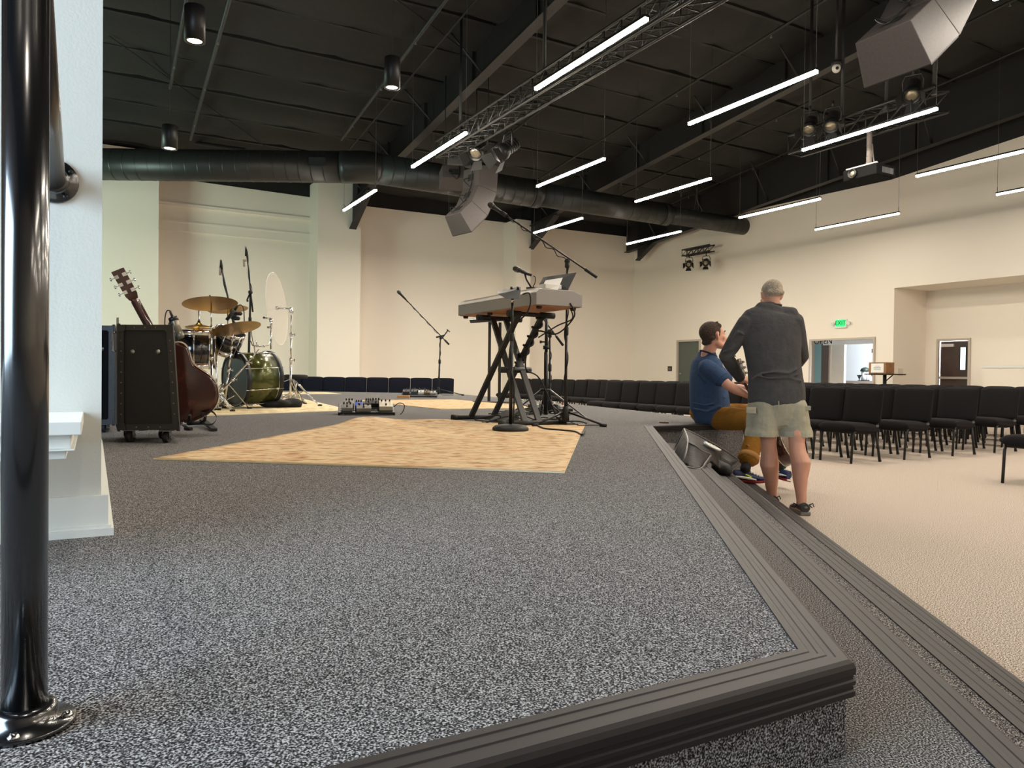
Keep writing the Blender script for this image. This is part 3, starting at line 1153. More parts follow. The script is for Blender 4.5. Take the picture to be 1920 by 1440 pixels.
# ---- box trusses along A
def truss(name, p0, p1, w, label, stations, r=.025):
    """p0..p1 axis of the lower chord pair; w is the side of the triangle"""
    p0, p1 = V(p0), V(p1)
    d = (p1 - p0).normalized()
    L = (p1 - p0).length
    sd = V((d.y, -d.x, 0)).normalized()
    t = thing(name, label, 'lighting truss', p0)
    ch = [p0 + sd * (w / 2), p0 - sd * (w / 2), p0 + V((0, 0, w * .95)) + sd * w / 2, p0 + V((0, 0, w * .95)) - sd * w / 2]
    for c in ch:
        mb = MB(); mb.cyl(c, c + d * L, r, seg=10)
        build('chord', mb, mat('truss_black', (44, 42, 41), .38, metal=.3), t)
    mb = MB()
    n = max(2, int(L / w / 1.1))
    for i in range(n):
        f0, f1 = L * i / n, L * (i + 1) / n
        for a, b in ((0, 1), (0, 2), (1, 3), (2, 3)):
            mb.cyl(ch[a] + d * f0, ch[b] + d * f1, .010, seg=6)
            mb.cyl(ch[a] + d * f0, ch[b] + d * f0, .010, seg=6)
    build('bracing', mb, M_STEEL, t)
    for f in stations:
        q = p0 + d * f * L
        v2 = uv_of(q)[1]
        mb = MB(); mb.cyl(q + V((0, 0, w)), V((q.x, q.y, roof_z(v2))), .03, seg=8)
        mb.cyl(q + V((0, 0, w * .8)), q + V((0, 0, w * 1.2)), .05, seg=8)
        build('drop_pole', mb, M_STEEL, t)
    return t, d, sd
# long stage truss
TZ = 5.45
Ta = G(832, 297, TZ); Tb = G(1440, -10, TZ)
# keep it parallel to the light rows
Tb = Ta - AX * 13.0
truss('lighting_truss', Ta, Tb, .34, 'long black lighting truss running from the left speaker array to the top edge', (.06, .3, .62))
Tc = at(1490, 292, 14.6); 
Tc = V((Tc.x, Tc.y, 5.38)); Td = Tc - AX * 2.9
truss('lighting_truss', Tc, Td, .36, 'short black lighting truss carrying the projector at the right', (.12, .36, .66, .95))
# little truss bolted on the door wall
wv0, wz0 = on_u(1283, 480.5, .55); wv1, wz1 = on_u(1335, 472, .55)
We = room(.55, wv0, wz0); Wf = room(.55, wv1, wz0)
truss('wall_truss', We, Wf, .22, 'small black truss with two spotlights high on the beige door wall', ())

def spot(p, aim, label, size=1.0, barn=True):
    """theatre spotlight: yoke, can, lens, barn doors"""
    p = V(p); a = (V(aim) - p).normalized()
    sd = a.cross(V((0, 0, 1))).normalized()
    up = sd.cross(a)
    t = thing('spotlight', label, 'spotlight', p, 'theatre spotlights')
    k = size
    mb = MB(); mb.lathe(p - a * .16 * k, [(.05 * k, 0), (.085 * k, .03 * k), (.09 * k, .2 * k), (.11 * k, .24 * k), (.11 * k, .34 * k), (.1 * k, .34 * k), (.095 * k, .30 * k)], axis=a, seg=20)
    for i in range(5):
        mb.lathe(p - a * (.13 - i * .035) * k, [(.093 * k, 0), (.093 * k, .012 * k)], axis=a, seg=20)
    build('can', mb, M_BLACK, t)
    mb = MB(); mb.lathe(p + a * .13 * k, [(.092 * k, 0), (.085 * k, .02 * k), (.05 * k, .035 * k), (.001, .04 * k)], axis=a, seg=20)
    build('lens', mb, mat('lens_glass', (150, 140, 118), .08, metal=.6, coat=.5), t)
    mb = MB(); mb.tube([p + sd * .12 * k, p + sd * .13 * k + V((0, 0, .12 * k)), p + sd * .1 * k + V((0, 0, .2 * k)), p - sd * .1 * k + V((0, 0, .2 * k)), p - sd * .13 * k + V((0, 0, .12 * k)), p - sd * .12 * k], .012 * k, seg=6)
    mb.cyl(p + V((0, 0, .2 * k)), p + V((0, 0, .30 * k)), .018 * k, seg=8)
    build('yoke', mb, M_STEEL, t)
    if barn:
        for q in (up, -up, sd, -sd):
            mb = MB()
            c = p + a * .18 * k + q * .11 * k
            s2 = a.cross(q)
            e = c + (a * .8 + q * .45) * .15 * k
            mb.hexa([c - s2 * .07 * k, c + s2 * .07 * k, c + s2 * .07 * k + q * .004, c - s2 * .07 * k + q * .004,
                     e - s2 * .10 * k, e + s2 * .10 * k, e + s2 * .10 * k + q * .004, e - s2 * .10 * k + q * .004])
            build('barn_door', mb, M_MATTE, t)
    return t
yA = 15.2
spot(at(898, 277, yA - .4), at(700, 600, 12), 'black spotlight with a shining lens, on the long truss next to the left speaker array', 1.35)
spot(at(952, 277, yA - 1.3), at(500, 600, 12), 'black spotlight with folded barn doors, right of the other one on the long truss', 1.45)
spot(at(1519, 234, 13.9), at(1350, 720, 10), 'lower left spotlight of the pair on the projector truss', 1.15)
spot(at(1561, 226, 13.3), at(1400, 720, 10), 'round lens spotlight right beside the lower left one on the projector truss', 1.15)
spot(at(1712, 168, 12.4), at(1600, 720, 9), 'spotlight under the right speaker array at the near end of the projector truss', 1.2)
for px, py, lab in ((1292, 494, 'left of the two spotlights under the little wall truss'), (1324, 491, 'right of the two spotlights under the little wall truss')):
    v, z = on_u(px, py, .62)
    spot(room(.62, v, z), room(4, v + 3, z - 2.0), lab, 1.0)
# led bars on the long truss above the left speaker
for k, (px, py) in enumerate(((858, 303), (878, 288))):
    q = at(px, py, yA + .2)
    t = thing('light_bar', 'black striped light bar on the truss end, %s one' % ('lower' if k == 0 else 'upper'), 'stage light', q, 'light bars on the truss end')
    mb = MB(); mb.box(q, (.42, .12, .13), yaw=R(6))
    build('housing', mb, M_BLACK, t, bevel=.01)
    mb = MB()
    for i in range(12):
        mb.box(q + V((-.18 + i * .033, -.064, .05)), (.012, .012, .02))
    build('fins', mb, M_GREYMET, t)
    mb = MB()
    for s in (-1, 1):
        mb.cyl(q + V((s * .19, 0, .05)), q + V((s * .17, 0, .24)), .01, seg=6)
    build('bracket', mb, mat('bracket_light', (180, 172, 165), .4), t)

# ---- loudspeaker arrays: curved columns of trapezoid boxes
M_SPK = mat('speaker_shell', (70, 64, 62), .55, var=.1, vscale=40)
M_GRILL = mat('speaker_grille', (24, 23, 23), .6)
def line_array(base_top, yaw, wid, dep, seglen, angles, label, cables=True):
    """base_top: top centre of the column; boxes hang down, each tilted more than the last.
    local x = width, -y = rear, +y = front (curved grille), yaw turns +y"""
    t = thing('speaker_array', label, 'loudspeaker', base_top)
    M = Matrix.Rotation(yaw, 3, 'Z')
    # front profile: walk down along the rear-top line
    y0, z0 = 0.0, 0.0
    for k, (a0, a1) in enumerate(zip(angles[:-1], angles[1:])):
        # wedge box from direction a0 to a1, hinge line is the front curve
        am = (a0 + a1) / 2
        top_d = V((0, math.cos(a0), math.sin(a0)))     # from front to rear at top edge of the box
        bot_d = V((0, math.cos(a1), math.sin(a1)))
        f0 = V((0, y0, z0))
        dn = V((0, math.sin(am), -math.cos(am)))
        f1 = f0 + dn * seglen
        r0, r1 = f0 - top_d * dep, f1 - bot_d * dep
        def P(p, w):
            q = M @ V((w, p.y, p.z))
            return V(base_top) + q
        hw, hr = wid / 2, wid / 2 * .82
        mb = MB()
        ps = [P(r1, -hr), P(r1, hr), P(f1, hw), P(f1, -hw), P(r0, -hr), P(r0, hr), P(f0, hw), P(f0, -hw)]
        mb.hexa(ps)
        bx = build('speaker_box', mb, M_SPK, t, bevel=.008)
        mb = MB()
        g = .012
        nrm = V((0, math.cos(am), math.sin(am)))
        mb.hexa([P(f1 * .98 + f0 * .02, -hw * .97), P(f1 * .98 + f0 * .02, hw * .97), P(f1 * .98 + f0 * .02 + nrm * g, hw * .97), P(f1 * .98 + f0 * .02 + nrm * g, -hw * .97),
                 P(f0 * .98 + f1 * .02, -hw * .97), P(f0 * .98 + f1 * .02, hw * .97), P(f0 * .98 + f1 * .02 + nrm * g, hw * .97), P(f0 * .98 + f1 * .02 + nrm * g, -hw * .97)])
        build('grille', mb, M_GRILL, bx)
        # connector plate on the rear
        rc = (r0 + r1) / 2
        rd = (r1 - r0).normalized()
        rn = V((0, -math.cos(am), -math.sin(am)))
        mb = MB()
        a, b = rc - rd * .07, rc + rd * .07
        mb.hexa([P(b + rn * .001, -.10), P(b + rn * .001, .10), P(b + rn * .008, .10), P(b + rn * .008, -.10), P(a + rn * .001, -.10), P(a + rn * .001, .10), P(a + rn * .008, .10), P(a + rn * .008, -.10)])
        build('connector_plate', mb, M_MATTE, bx)
        if cables:
            mb = MB()
            q = rc
            mb.tube(smooth_path([P(q + rn * .01, -.05), P(q + rn * .10 + rd * .05, -.12), P(q + rn * .07 + rd * .16, -.02), P(q + rn * .05 + rd * .2, .08), P(q + rn * .06 - rd * .1, .12), P(q + rn * .02 - rd * .3, .02)], 5), .010, seg=6)
            build('cable', mb, M_CABLE, bx)
        y0, z0 = f1.y, f1.z
    # fly frame
    mb = MB()
    mb.box(V(base_top) + M @ V((0, -dep / 2, .05)), (wid * .8, dep, .05), yaw=yaw)
    for s in (-1, 1):
        q = V(base_top) + M @ V((s * wid * .3, -dep * .4, .05))
        mb.cyl(q, V((q.x, q.y, roof_z(uv_of(q)[1]))), .012, seg=6)
    build('fly_frame', mb, M_STEEL, t)
    return t

def array_offset(seglen, dep, angles):
    y, z = 0.0, 0.0
    for a0, a1 in zip(angles[:-1], angles[1:]):
        am = (a0 + a1) / 2
        y += math.sin(am) * seglen
        z -= math.cos(am) * seglen
    return V((0, y - math.cos(angles[-1]) * dep, z - math.sin(angles[-1]) * dep))
def hang_array(px, py, y, yaw, wid, dep, seg, angs, label):
    angs = [R(a) for a in angs]
    off = Matrix.Rotation(yaw, 3, 'Z') @ array_offset(seg, dep, angs)
    return line_array(at(px, py, y) - off, yaw, wid, dep, seg, angs, label)
# local +y points along +B
YB = ANG - R(90)
hang_array(848, 402, 15.8, YB + R(10), .70, .46, .58, (6, -13, -36, -57), 'curved black loudspeaker column hanging above the stage, left of the two arrays in view')
hang_array(851, 333, 16.6, R(8), .62, .42, .46, (-8, -30), 'single black loudspeaker box tucked against the left hanging array')
hang_array(1653, 60, 7.4, YB, .72, .46, .60, (6, -10, -26, -42, -58), 'large grey-black loudspeaker array cut by the top edge, nearest to the camera')

# projector on its pole
pc = at(1629, 327, 13.2)
t = thing('projector', 'black ceiling projector with round lens hanging from the truss at the right', 'projector', pc)
def rb(c, sx, sy, sz):
    mb = MB(); mb.box(c, (sx, sy, sz), yaw=ANG); return mb
build('housing', rb(pc, .52, .66, .2), mat('projector_black', (10, 10, 10), .85, spec=.15), t, bevel=.02)
mb = MB(); lc = pc - BX * .26 + AX * .12
mb.lathe(lc, [(.085, 0), (.085, .04), (.07, .05), (.06, .04), (.05, .02)], axis=-BX, seg=24)
ln = build('lens', mb, M_BLACK, t)
mb = MB(); mb.lathe(lc - BX * .022, [(.056, 0), (.03, .012), (.001, .016)], axis=-BX, seg=20)
build('lens_glass', mb, mat('lens_glass'), ln)
mb = MB()
for i in range(9):
    mb.box(pc - AX * .332 + BX * (-.1 + i * .035) + V((0, 0, .0)), (.02, .01, .1), yaw=ANG)
build('vent', mb, M_GREYMET, t)
mb = MB(); mb.box(pc + V((0, 0, .13)), (.34, .34, .02), yaw=ANG)
mb.box(pc + V((0, 0, .115)) - BX * .2, (.03, .6, .03), yaw=ANG)
build('bracket', mb, mat('bracket_light', (180, 172, 165), .4), t)
mb = MB(); mb.cyl(pc + V((0, 0, .13)), V((pc.x, pc.y, 5.4)), .045, seg=14)
for k in range(4):
    z = pc.z + .2 + k * .1
    mb.cyl((pc.x, pc.y, z), (pc.x, pc.y, z + .015), .05, seg=14)
build('pole', mb, mat('pole_light', (148, 138, 132), .4), t)
mb = MB(); mb.tube(smooth_path([pc + BX * .08 + V((0, 0, .55)), pc + BX * .12 + V((0, 0, .3)), pc + BX * .2 + V((0, 0, .14)), pc + BX * .28 + V((0, 0, .2)), pc + BX * .2 + V((0, 0, .24)), pc + BX * .12 + V((0, 0, .14))]), .012, seg=6)
build('cable', mb, mat('bracket_light'), t)
# dome camera
q = at(1568, 128, 13.6)
t = thing('dome_camera', 'small white dome security camera under the black roof, left of the right speaker array', 'camera', q)
mb = MB(); mb.ell(q, (.075, .075, .085)); build('dome', mb, mat('cam_white', (214, 208, 200), .35), t)
mb = MB(); mb.ell(q + V((-.01, -.062, -.02)), (.03, .025, .03)); build('lens', mb, M_BLACK, t)
mb = MB(); mb.cyl(q + V((0, 0, .05)), q + V((0, 0, .12)), .09, seg=20); mb.cyl(q + V((0, 0, .1)), V((q.x, q.y, roof_z(uv_of(q)[1]))), .025, seg=8)
build('mount', mb, M_STEEL, t)
# little side table with donation box, and the lobby table things
tv, tz = on_u(1659, 702, .75)
tp = room(.75, tv, 0)
t = thing('bistro_table', 'small black pedestal table against the beige wall beside the double doorway', 'table', tp)
mb = MB(); mb.box(tp + V((0, 0, tz)), (.5, .85, .03), yaw=ANG); build('tabletop', mb, M_MATTE, t)
mb = MB(); mb.cyl(tp + V((0, 0, .02)), tp + V((0, 0, tz - .01)), .045); mb.cyl(tp + V((0, 0, tz - .2)), tp + AX * -.22 + V((0, 0, tz - .02)), .015, seg=6); build('pedestal', mb, M_MATTE, t)
mb = MB(); mb.cyl(tp, tp + V((0, 0, .025)), .26, seg=24); build('base', mb, M_MATTE, t)
bt = tp + V((0, 0, tz + .015)) + AX * .1
t = thing('donation_box', 'brown wooden box with a white notice on its front, on the pedestal table', 'box', bt)
mb = MB(); mb.box(bt + V((0, 0, .15)), (.34, .5, .30), yaw=ANG); build('box_body', mb, mat('box_wood', (142, 98, 56), .5, var=.2), t, bevel=.006)
mb = MB(); mb.box(bt + V((0, 0, .15)) - BX * .172, (.004, .36, .24), yaw=ANG)
nt = build('notice', mb, M_PAPER, t)
mb = MB()
for k in range(4):
    mb.box(bt + V((0, 0, .11 + k * .03)) - BX * .1745, (.002, .2 if k < 3 else .12, .008), yaw=ANG)
build('print', mb, M_MATTE, nt)
lv, lz = on_u(1612, 714, -2.6)
lp = room(-2.6, lv, 0)
t = thing('lobby_counter', 'pale counter in the bright lobby, seen through the double doorway', 'counter', lp)
mb = MB(); mb.box(lp + V((0, 0, lz / 2 - .02)), (.5, 1.5, lz - .04), yaw=ANG); build('cabinet', mb, mat('counter_body', (178, 172, 166), .6), t)
mb = MB(); mb.box(lp + V((0, 0, lz - .02)), (.55, 1.56, .04), yaw=ANG); build('countertop', mb, mat('counter_top', (150, 142, 136), .4), t)
for px, nm, lab in ((1622, 'lantern', 'lantern with dark domed top on the lobby counter'), (1611, 'cone_vase', 'small dark cone shaped vase on the lobby counter left of the lantern')):
    v, _ = on_u(px, 712, -2.6)
    q = room(-2.6, v, lz)
    if nm == 'lantern':
        t = thing(nm, lab, 'lantern', q)
        mb = MB(); mb.lathe(q, [(.13, .30), (.15, .31), (.12, .39), (.05, .43), (.001, .44)], seg=16); build('cap', mb, mat('dark_green', (30, 44, 40), .5), t)
        mb = MB(); mb.cyl(q + V((0, 0, .02)), q + V((0, 0, .30)), .1, seg=16); build('glass', mb, mat('lantern_glass', (214, 222, 226), .1), t)
        mb = MB(); mb.cyl(q, q + V((0, 0, .03)), .13, seg=16)
        for k in range(4):
            a = k * math.pi / 2
            mb.cyl(q + V((math.cos(a) * .11, math.sin(a) * .11, 0)), q + V((math.cos(a) * .11, math.sin(a) * .11, .3)), .008, seg=6)
        build('frame', mb, M_MATTE, t)
    else:
        mb = MB(); mb.lathe(q, [(.05, 0), (.05, .012), (.012, .02), (.015, .06), (.075, .19), (.06, .19), (.01, .09)], seg=18)
        tag(build(nm, mb, mat('dark_green', (30, 44, 40), .5), origin=q), lab, 'vase')
# ================================================================== CHAIRS
def make_chair(name, label, fabric, group):
    t = thing(name, label, 'chair', (0, 0, 0), group)
    def cushion(w, d, h, cz, n=10, puff=.018):
        """rounded box in local axes, centre at origin"""
        mb = MB()
        secs = []
        for i in range(n + 1):
            f = -1 + 2 * i / n
            s = (1 - abs(f) ** 5) ** .5 if abs(f) < 1 else 0.0
            s = max(s, .35)
            ring = []
            for k in range(20):
                a = 2 * math.pi * k / 20
                c, q = math.cos(a), math.sin(a)
                ex = .38
                x = math.copysign(abs(c) ** ex, c) * d / 2 * (.86 + .14 * s)
                z = math.copysign(abs(q) ** .6, q) * h / 2 * s
                ring.append(V((f * w / 2, x, z)))
            secs.append(ring)
        mb.loft(secs)
        return mb
    st = cushion(.535, .52, .15, 0)
    st.xf(Matrix.Translation((0, .02, .425)) @ Matrix.Rotation(R(3), 4, 'X'))
    build('seat', st, fabric, t)
    bk = cushion(.545, .46, .065, 0)
    bk.xf(Matrix.Translation((0, -.25, .70)) @ Matrix.Rotation(R(90 + 8), 4, 'X'))
    build('backrest', bk, fabric, t)
    for sx in (-1, 1):
        x = sx * .225
        mb = MB(); mb.tube([(x, .262, .0), (x, .235, .33), (x, .215, .385), (x, .17, .405)], .0155, seg=8)
        build('leg', mb, M_BLACK, t)
        mb = MB(); mb.tube([(x, -.29, .0), (x, -.235, .25), (x, -.20, .395)], .017, seg=8); mb.tube([(x + sx * .0, -.29, .0), (x, -.29, .03)], .02, seg=8)
        build('leg', mb, M_BLACK, t)
    mb = MB()
    for sx in (-1, 1):
        x = sx * .225
        mb.tube([(x, .17, .405), (x, -.20, .395)], .0125, seg=8)
        mb.tube([(x, -.20, .395), (x * 1.02, -.235, .50), (x * .98, -.285, .80)], .012, seg=8)
    mb.tube([(-.225, .20, .37), (.225, .20, .37)], .008, seg=6)
    mb.tube([(-.225, -.20, .36), (.225, -.20, .36)], .008, seg=6)
    build('frame', mb, M_BLACK, t)
    mb = MB()
    mb.box((.262, -.17, .455), (.02, .05, .025)); mb.box((-.262, -.17, .455), (.02, .05, .025))
    build('coupler', mb, mat('coupler_grey', (78, 74, 72), .4), t)
    return t
def ordn(n):
    return ORD[n] if n <= 20 else 'twenty-' + ORD[n - 20]
ROW_N = ['first', 'second', 'third', 'fourth', 'fifth', 'sixth', 'seventh', 'eighth']
GRP = 'black chairs in the hall rows'
chair0 = make_chair('padded_chair', 'black padded chair', M_FABRIC, GRP)
used = [False]
def place_chair(p, yaw, label, group=GRP):
    if not used[0]:
        used[0] = True
        chair0.location = p
        chair0.rotation_euler = (0, 0, yaw)
        chair0['label'] = label
        return chair0
    return dup(chair0, p, yaw, label, group)
CH_YAW = ANG + R(90)
CP = 0.555
FR0 = G(1600.7, 870)
rows = [(0, 0, 4), (1, 0, 13), (2, 0, 24), (3, 0, 20), (4, 0, 14), (5, 0, 12), (6, 2, 12)]
for k, i0, n in rows:
    for i in range(i0, n):
        p = FR0 + AX * (.25 + CP * i) + BX * (.25 + 1.055 * k)
        j = random.uniform(-1.5, 1.5)
        place_chair(V((p.x, p.y, 0)), CH_YAW + R(j), 'black padded chair, %s from the near end of the %s row back from the stage' % (ordn(i + 1), ROW_N[k]))
FN = G(1876, 905)
for i in range(2):
    p = FN - AX * (.25 + CP * i) + BX * .25
    place_chair(V((p.x, p.y, 0)), CH_YAW, ('black padded chair cut by the right edge, nearest to the camera' if i == 0 else 'black padded chair just outside the right edge, next to the nearest chair'))
daylit0 = make_chair('padded_chair', 'black padded chair with blue daylight in its colour in the row behind the drums, at its right end', M_FABRIC_DAYLIT, 'blue daylit chairs behind the stage')
P0 = at(850, 720, 18.6)
for i in range(8):
    p = V((P0.x - .28 - .555 * i, P0.y + .02 * i, 0))
    if i == 0:
        daylit0.location = p; daylit0.rotation_euler = (0, 0, R(180))
    else:
        dup(daylit0, p, R(180), 'black padded chair with blue daylight in its colour, %s from the right end of the row behind the drums' % ordn(i + 1), 'blue daylit chairs behind the stage')

# ================================================================== RUGS
def rug(name, poly, m, label, h=.008, wave=None):
    """thin rug from a four point outline, gridded so it can ripple"""
    a, b, c, d = [V((p[0], p[1], Z_ST)) for p in poly]
    n1, n2 = 40, 56
    mb = MB()
    top, bot = [], []
    for i in range(n1 + 1):
        for j in range(n2 + 1):
            s, t_ = i / n1, j / n2
            p = a * (1 - s) * (1 - t_) + b * s * (1 - t_) + c * s * t_ + d * (1 - s) * t_
            z = h + (wave(s, t_) if wave else 0)
            top.append(V((p.x, p.y, Z_ST + z)))
            bot.append(V((p.x, p.y, Z_ST + .001)))
    fs = []
    for i in range(n1):
        for j in range(n2):
            q = i * (n2 + 1) + j
            fs.append((q, q + n2 + 1, q + n2 + 2, q + 1))
    mb.add(top, fs, True)
    rim = [i * (n2 + 1) for i in range(n1 + 1)] + [n1 * (n2 + 1) + j for j in range(1, n2 + 1)] + [i * (n2 + 1) + n2 for i in range(n1 - 1, -1, -1)] + [j for j in range(n2 - 1, 0, -1)]
    m2 = len(rim)
    vs = [top[i] for i in rim] + [bot[i] for i in rim]
    mb.add(vs, [(i, (i + 1) % m2, m2 + (i + 1) % m2, m2 + i) for i in range(m2)], False, 1)
    return tag(build(name, mb, [m, mat('rug_edge', (232, 222, 190), .9)], origin=(a + c) / 2), label, 'rug')
def ripple(s, t_):
    e = min(t_ * 6, 1)
    z = 0.012 * math.exp(-((s - .05) / .09) ** 2 - ((t_ - .93) / .10) ** 2) * 3.0
    z += 0.010 * math.exp(-((s - .35) / .12) ** 2 - ((t_ - .98) / .05) ** 2) * 2.0
    return z
RF = [G(287, 862, Z_ST), G(1058, 888, Z_ST), G(1097, 797, Z_ST)]
RF.append(RF[0] + RF[2] - RF[1])
rug('area_rug', RF, M_RUG, 'large faded beige and orange area rug under the keyboard stand', wave=ripple)
q0 = G(826, 768, Z_ST)
rug('area_rug', [q0, q0 + BX * 1.55, q0 + BX * 1.55 + AX * 3.0, q0 + AX * 3.0 - BX * .15], M_RUG, 'faded beige rug lying behind the keyboard, near the vocal microphone stand')
rug('area_rug', [(-3.45, 6.75), (-1.85, 8.62), (-3.5, 12.3), (-5.3, 10.2)], M_RUGP, 'pale cream rug under the drum kit')
q0 = G(640, 739, Z_ST)
rug('area_rug', [q0 - BX * 2.2, q0, q0 + AX * 1.2, q0 + AX * 1.2 - BX * 2.2], M_RUGP, 'pale rug strip at the back edge of the stage, behind the drum kit')

# ================================================================== GUITARS
M_MAHOG = mat('mahogany_gloss', (64, 26, 16), .12, var=.35, vscale=14, coat=.8)
M_SPRUCE = mat('spruce_top', (206, 160, 96), .2, coat=.5, var=.1, vscale=20)
M_BIND = mat('binding_cream', (232, 222, 196), .4)
M_ROSE = mat('rosewood', (44, 26, 20), .4)
def guitar(name, label, org, xdir, zdir, scale=1.0, peg=None):
    """org = bottom of the body, zdir up along the neck, soundboard faces y = z x x"""
    z = V(zdir).normalized()
    x = V(xdir); x = (x - z * x.dot(z)).normalized()
    y = z.cross(x)
    M = Matrix(((x.x, y.x, z.x, org[0]), (x.y, y.y, z.y, org[1]), (x.z, y.z, z.z, org[2]), (0, 0, 0, 1))) @ Matrix.Scale(scale, 4)
    t = thing(name, label, 'guitar', org)
    half = [(0, .0), (.06, .003), (.12, .022), (.168, .065), (.195, .125), (.200, .175), (.188, .225), (.163, .275), (.141, .315), (.134, .345), (.137, .375), (.145, .41), (.148, .44), (.140, .472), (.118, .494), (.08, .503), (.0, .505)]
    fine = [(p.x, p.y) for p in smooth_path([V((a, b, 0)) for a, b in half], 4)]
    out = fine + [(-a, b) for a, b in reversed(fine[1:-1])]
    def ring(k, yy, off=0.0):
        return [M @ V((a * k, yy, .25 + (b - .25) * k)) for a, b in out]
    mb = MB()
    mb.loft([ring(.90, -.112), ring(.975, -.108), ring(1.0, -.098), ring(1.0, -.004)], smooth=True)
    body = build('body', mb, M_MAHOG, t)
    mb = MB(); mb.loft([ring(1.0, -.004), ring(1.0, .0)], smooth=False); build('soundboard', mb, M_SPRUCE, t)
    mb = MB()
    for yy in (-.106, -.001):
        a = ring(1.004, yy - .004); b = ring(1.004, yy + .002); c = ring(.985, yy + .002); d_ = ring(.985, yy - .004)
        mb.loft([d_, a, b, c, d_], caps=False, smooth=False)
    build('binding', mb, M_BIND, body)
    mb = MB(); mb.cyl(M @ V((0, .0, .345)), M @ V((0, .0015, .345)), .05 * scale, seg=32); build('sound_hole', mb, M_MATTE, t)
    def bx(c, s):
        m_ = MB(); m_.box((0, 0, 0), s); m_.xf(Matrix.Translation(c)); m_.xf(M); return m_
    build('bridge', bx((0, .006, .17), (.15, .010, .03)), M_ROSE, t)
    build('fretboard', bx((0, .012, .60), (.052, .008, .46)), M_ROSE, t)
    mb = MB()
    mb.loft([[M @ V((math.cos(a) * w, .008 - abs(math.sin(a)) * dpt, zz)) if math.sin(a) > 0 else M @ V((math.cos(a) * w, .008, zz)) for a in [2 * math.pi * k / 16 for k in range(16)]]
             for w, dpt, zz in ((.034, .085, .485), (.03, .05, .51), (.027, .024, .54), (.025, .02, .70), (.0225, .018, .835), (.026, .02, .85))])
    build('neck', mb, M_MAHOG, t)
    hs = MB()
    hq = [(-.026, .84), (.026, .84), (.036, .87), (.038, 1.035), (-.038, 1.035), (-.036, .87)]
    hs.loft([[M @ V((a, -.014 - (b - .84) * .2, b)) for a, b in hq], [M @ V((a, .002 - (b - .84) * .2, b)) for a, b in hq]], smooth=False)
    hd = build('headstock', hs, M_MAHOG, t, bevel=.003)
    for sgn in (-1, 1):
        for k in range(3):
            b = .895 + k * .05
            yy = -.014 - (b - .84) * .2
            m_ = MB()
            m_.box((sgn * .024, yy - .008, b), (.024, .014, .022))
            m_.cyl((sgn * .03, yy - .008, b), (sgn * .053, yy - .008, b), .003, seg=6)
            m_.ell((sgn * .060, yy - .008, b), (.006, .006, .011), seg=10, rings=6)
            m_.xf(M)
            build('tuning_peg', m_, peg or M_CHROME, hd)
    m_ = MB()
    for k in range(6):
        xx = -.02 + k * .008
        m_.cyl(M @ V((xx * 1.3, .014, .175)), M @ V((xx * .85, .018, .845)), .0006 * scale, seg=4)
    build('string', m_, M_GREYMET, t)
    return t, M
g0, g1 = at(373, 784, 5.25), at(222, 507, 5.02)
gd = (g1 - g0).normalized()
gt, GM = guitar('acoustic_guitar', 'dark brown acoustic guitar on a floor stand behind the rolling case, seen from its back', g0, V((.93, .36, 0)), gd, (g1 - g0).length / 1.035)
# strap loop dangling at the bottom of the body
e = g0 + V((.02, -.05, .03))
sp = smooth_path([e + V((.0, .05, .06)), G(377, 778, Z_ST) * .0 + at(378, 772, 5.15), at(395, 771, 5.12), at(406, 782, 5.1), at(400, 795, 5.1), at(386, 797, 5.15), at(374, 792, 5.2)], 6)
mb = MB()
for k, p in enumerate(sp[:-1]):
    q = sp[k + 1]
    w = V((.02, -.045, .012))
    mb.add([p - w * .5, p + w * .5, q + w * .5, q - w * .5, p - w * .5 + V((0, 0, .004)), p + w * .5 + V((0, 0, .004)), q + w * .5 + V((0, 0, .004)), q - w * .5 + V((0, 0, .004))],
           [(0, 1, 2, 3), (7, 6, 5, 4), (0, 4, 5, 1), (2, 6, 7, 3), (1, 5, 6, 2), (3, 7, 4, 0)])
build('strap', mb, M_BLACK, gt)
# floor stand under it
f0 = G(352, 800, Z_ST)
t = thing('guitar_stand', 'low black guitar stand on the stage floor with one silver leg section', 'guitar stand', f0)
mb = MB(); mb.tube([at(322, 795, 5.05), at(352, 794, 5.05)], .011); build('crossbar', mb, M_CHROME, t)
mb = MB(); mb.tube([at(352, 794, 5.05), at(382, 793, 5.1)], .013); mb.tube([at(352, 794, 5.05), at(300, 796, 5.25)], .012); build('leg', mb, M_BLACK, t)
mb = MB(); mb.bar(G(378, 786, Z_ST + .05), G(402, 806, Z_ST + .012), .04, .02); build('leg', mb, M_RUBBER, t)
mb = MB(); mb.tube([at(340, 794, 5.1), at(330, 740, 5.35), at(318, 690, 5.5)], .012); build('upright', mb, M_BLACK, t)
mb = MB(); mb.tube([at(352, 794, 5.05), at(356, 786, 5.0), at(356, 778, 4.97)], .010); mb.tube([at(377, 793, 5.1), at(384, 788, 5.02), at(385, 780, 5.0)], .010); build('yoke', mb, M_RUBBER, t)

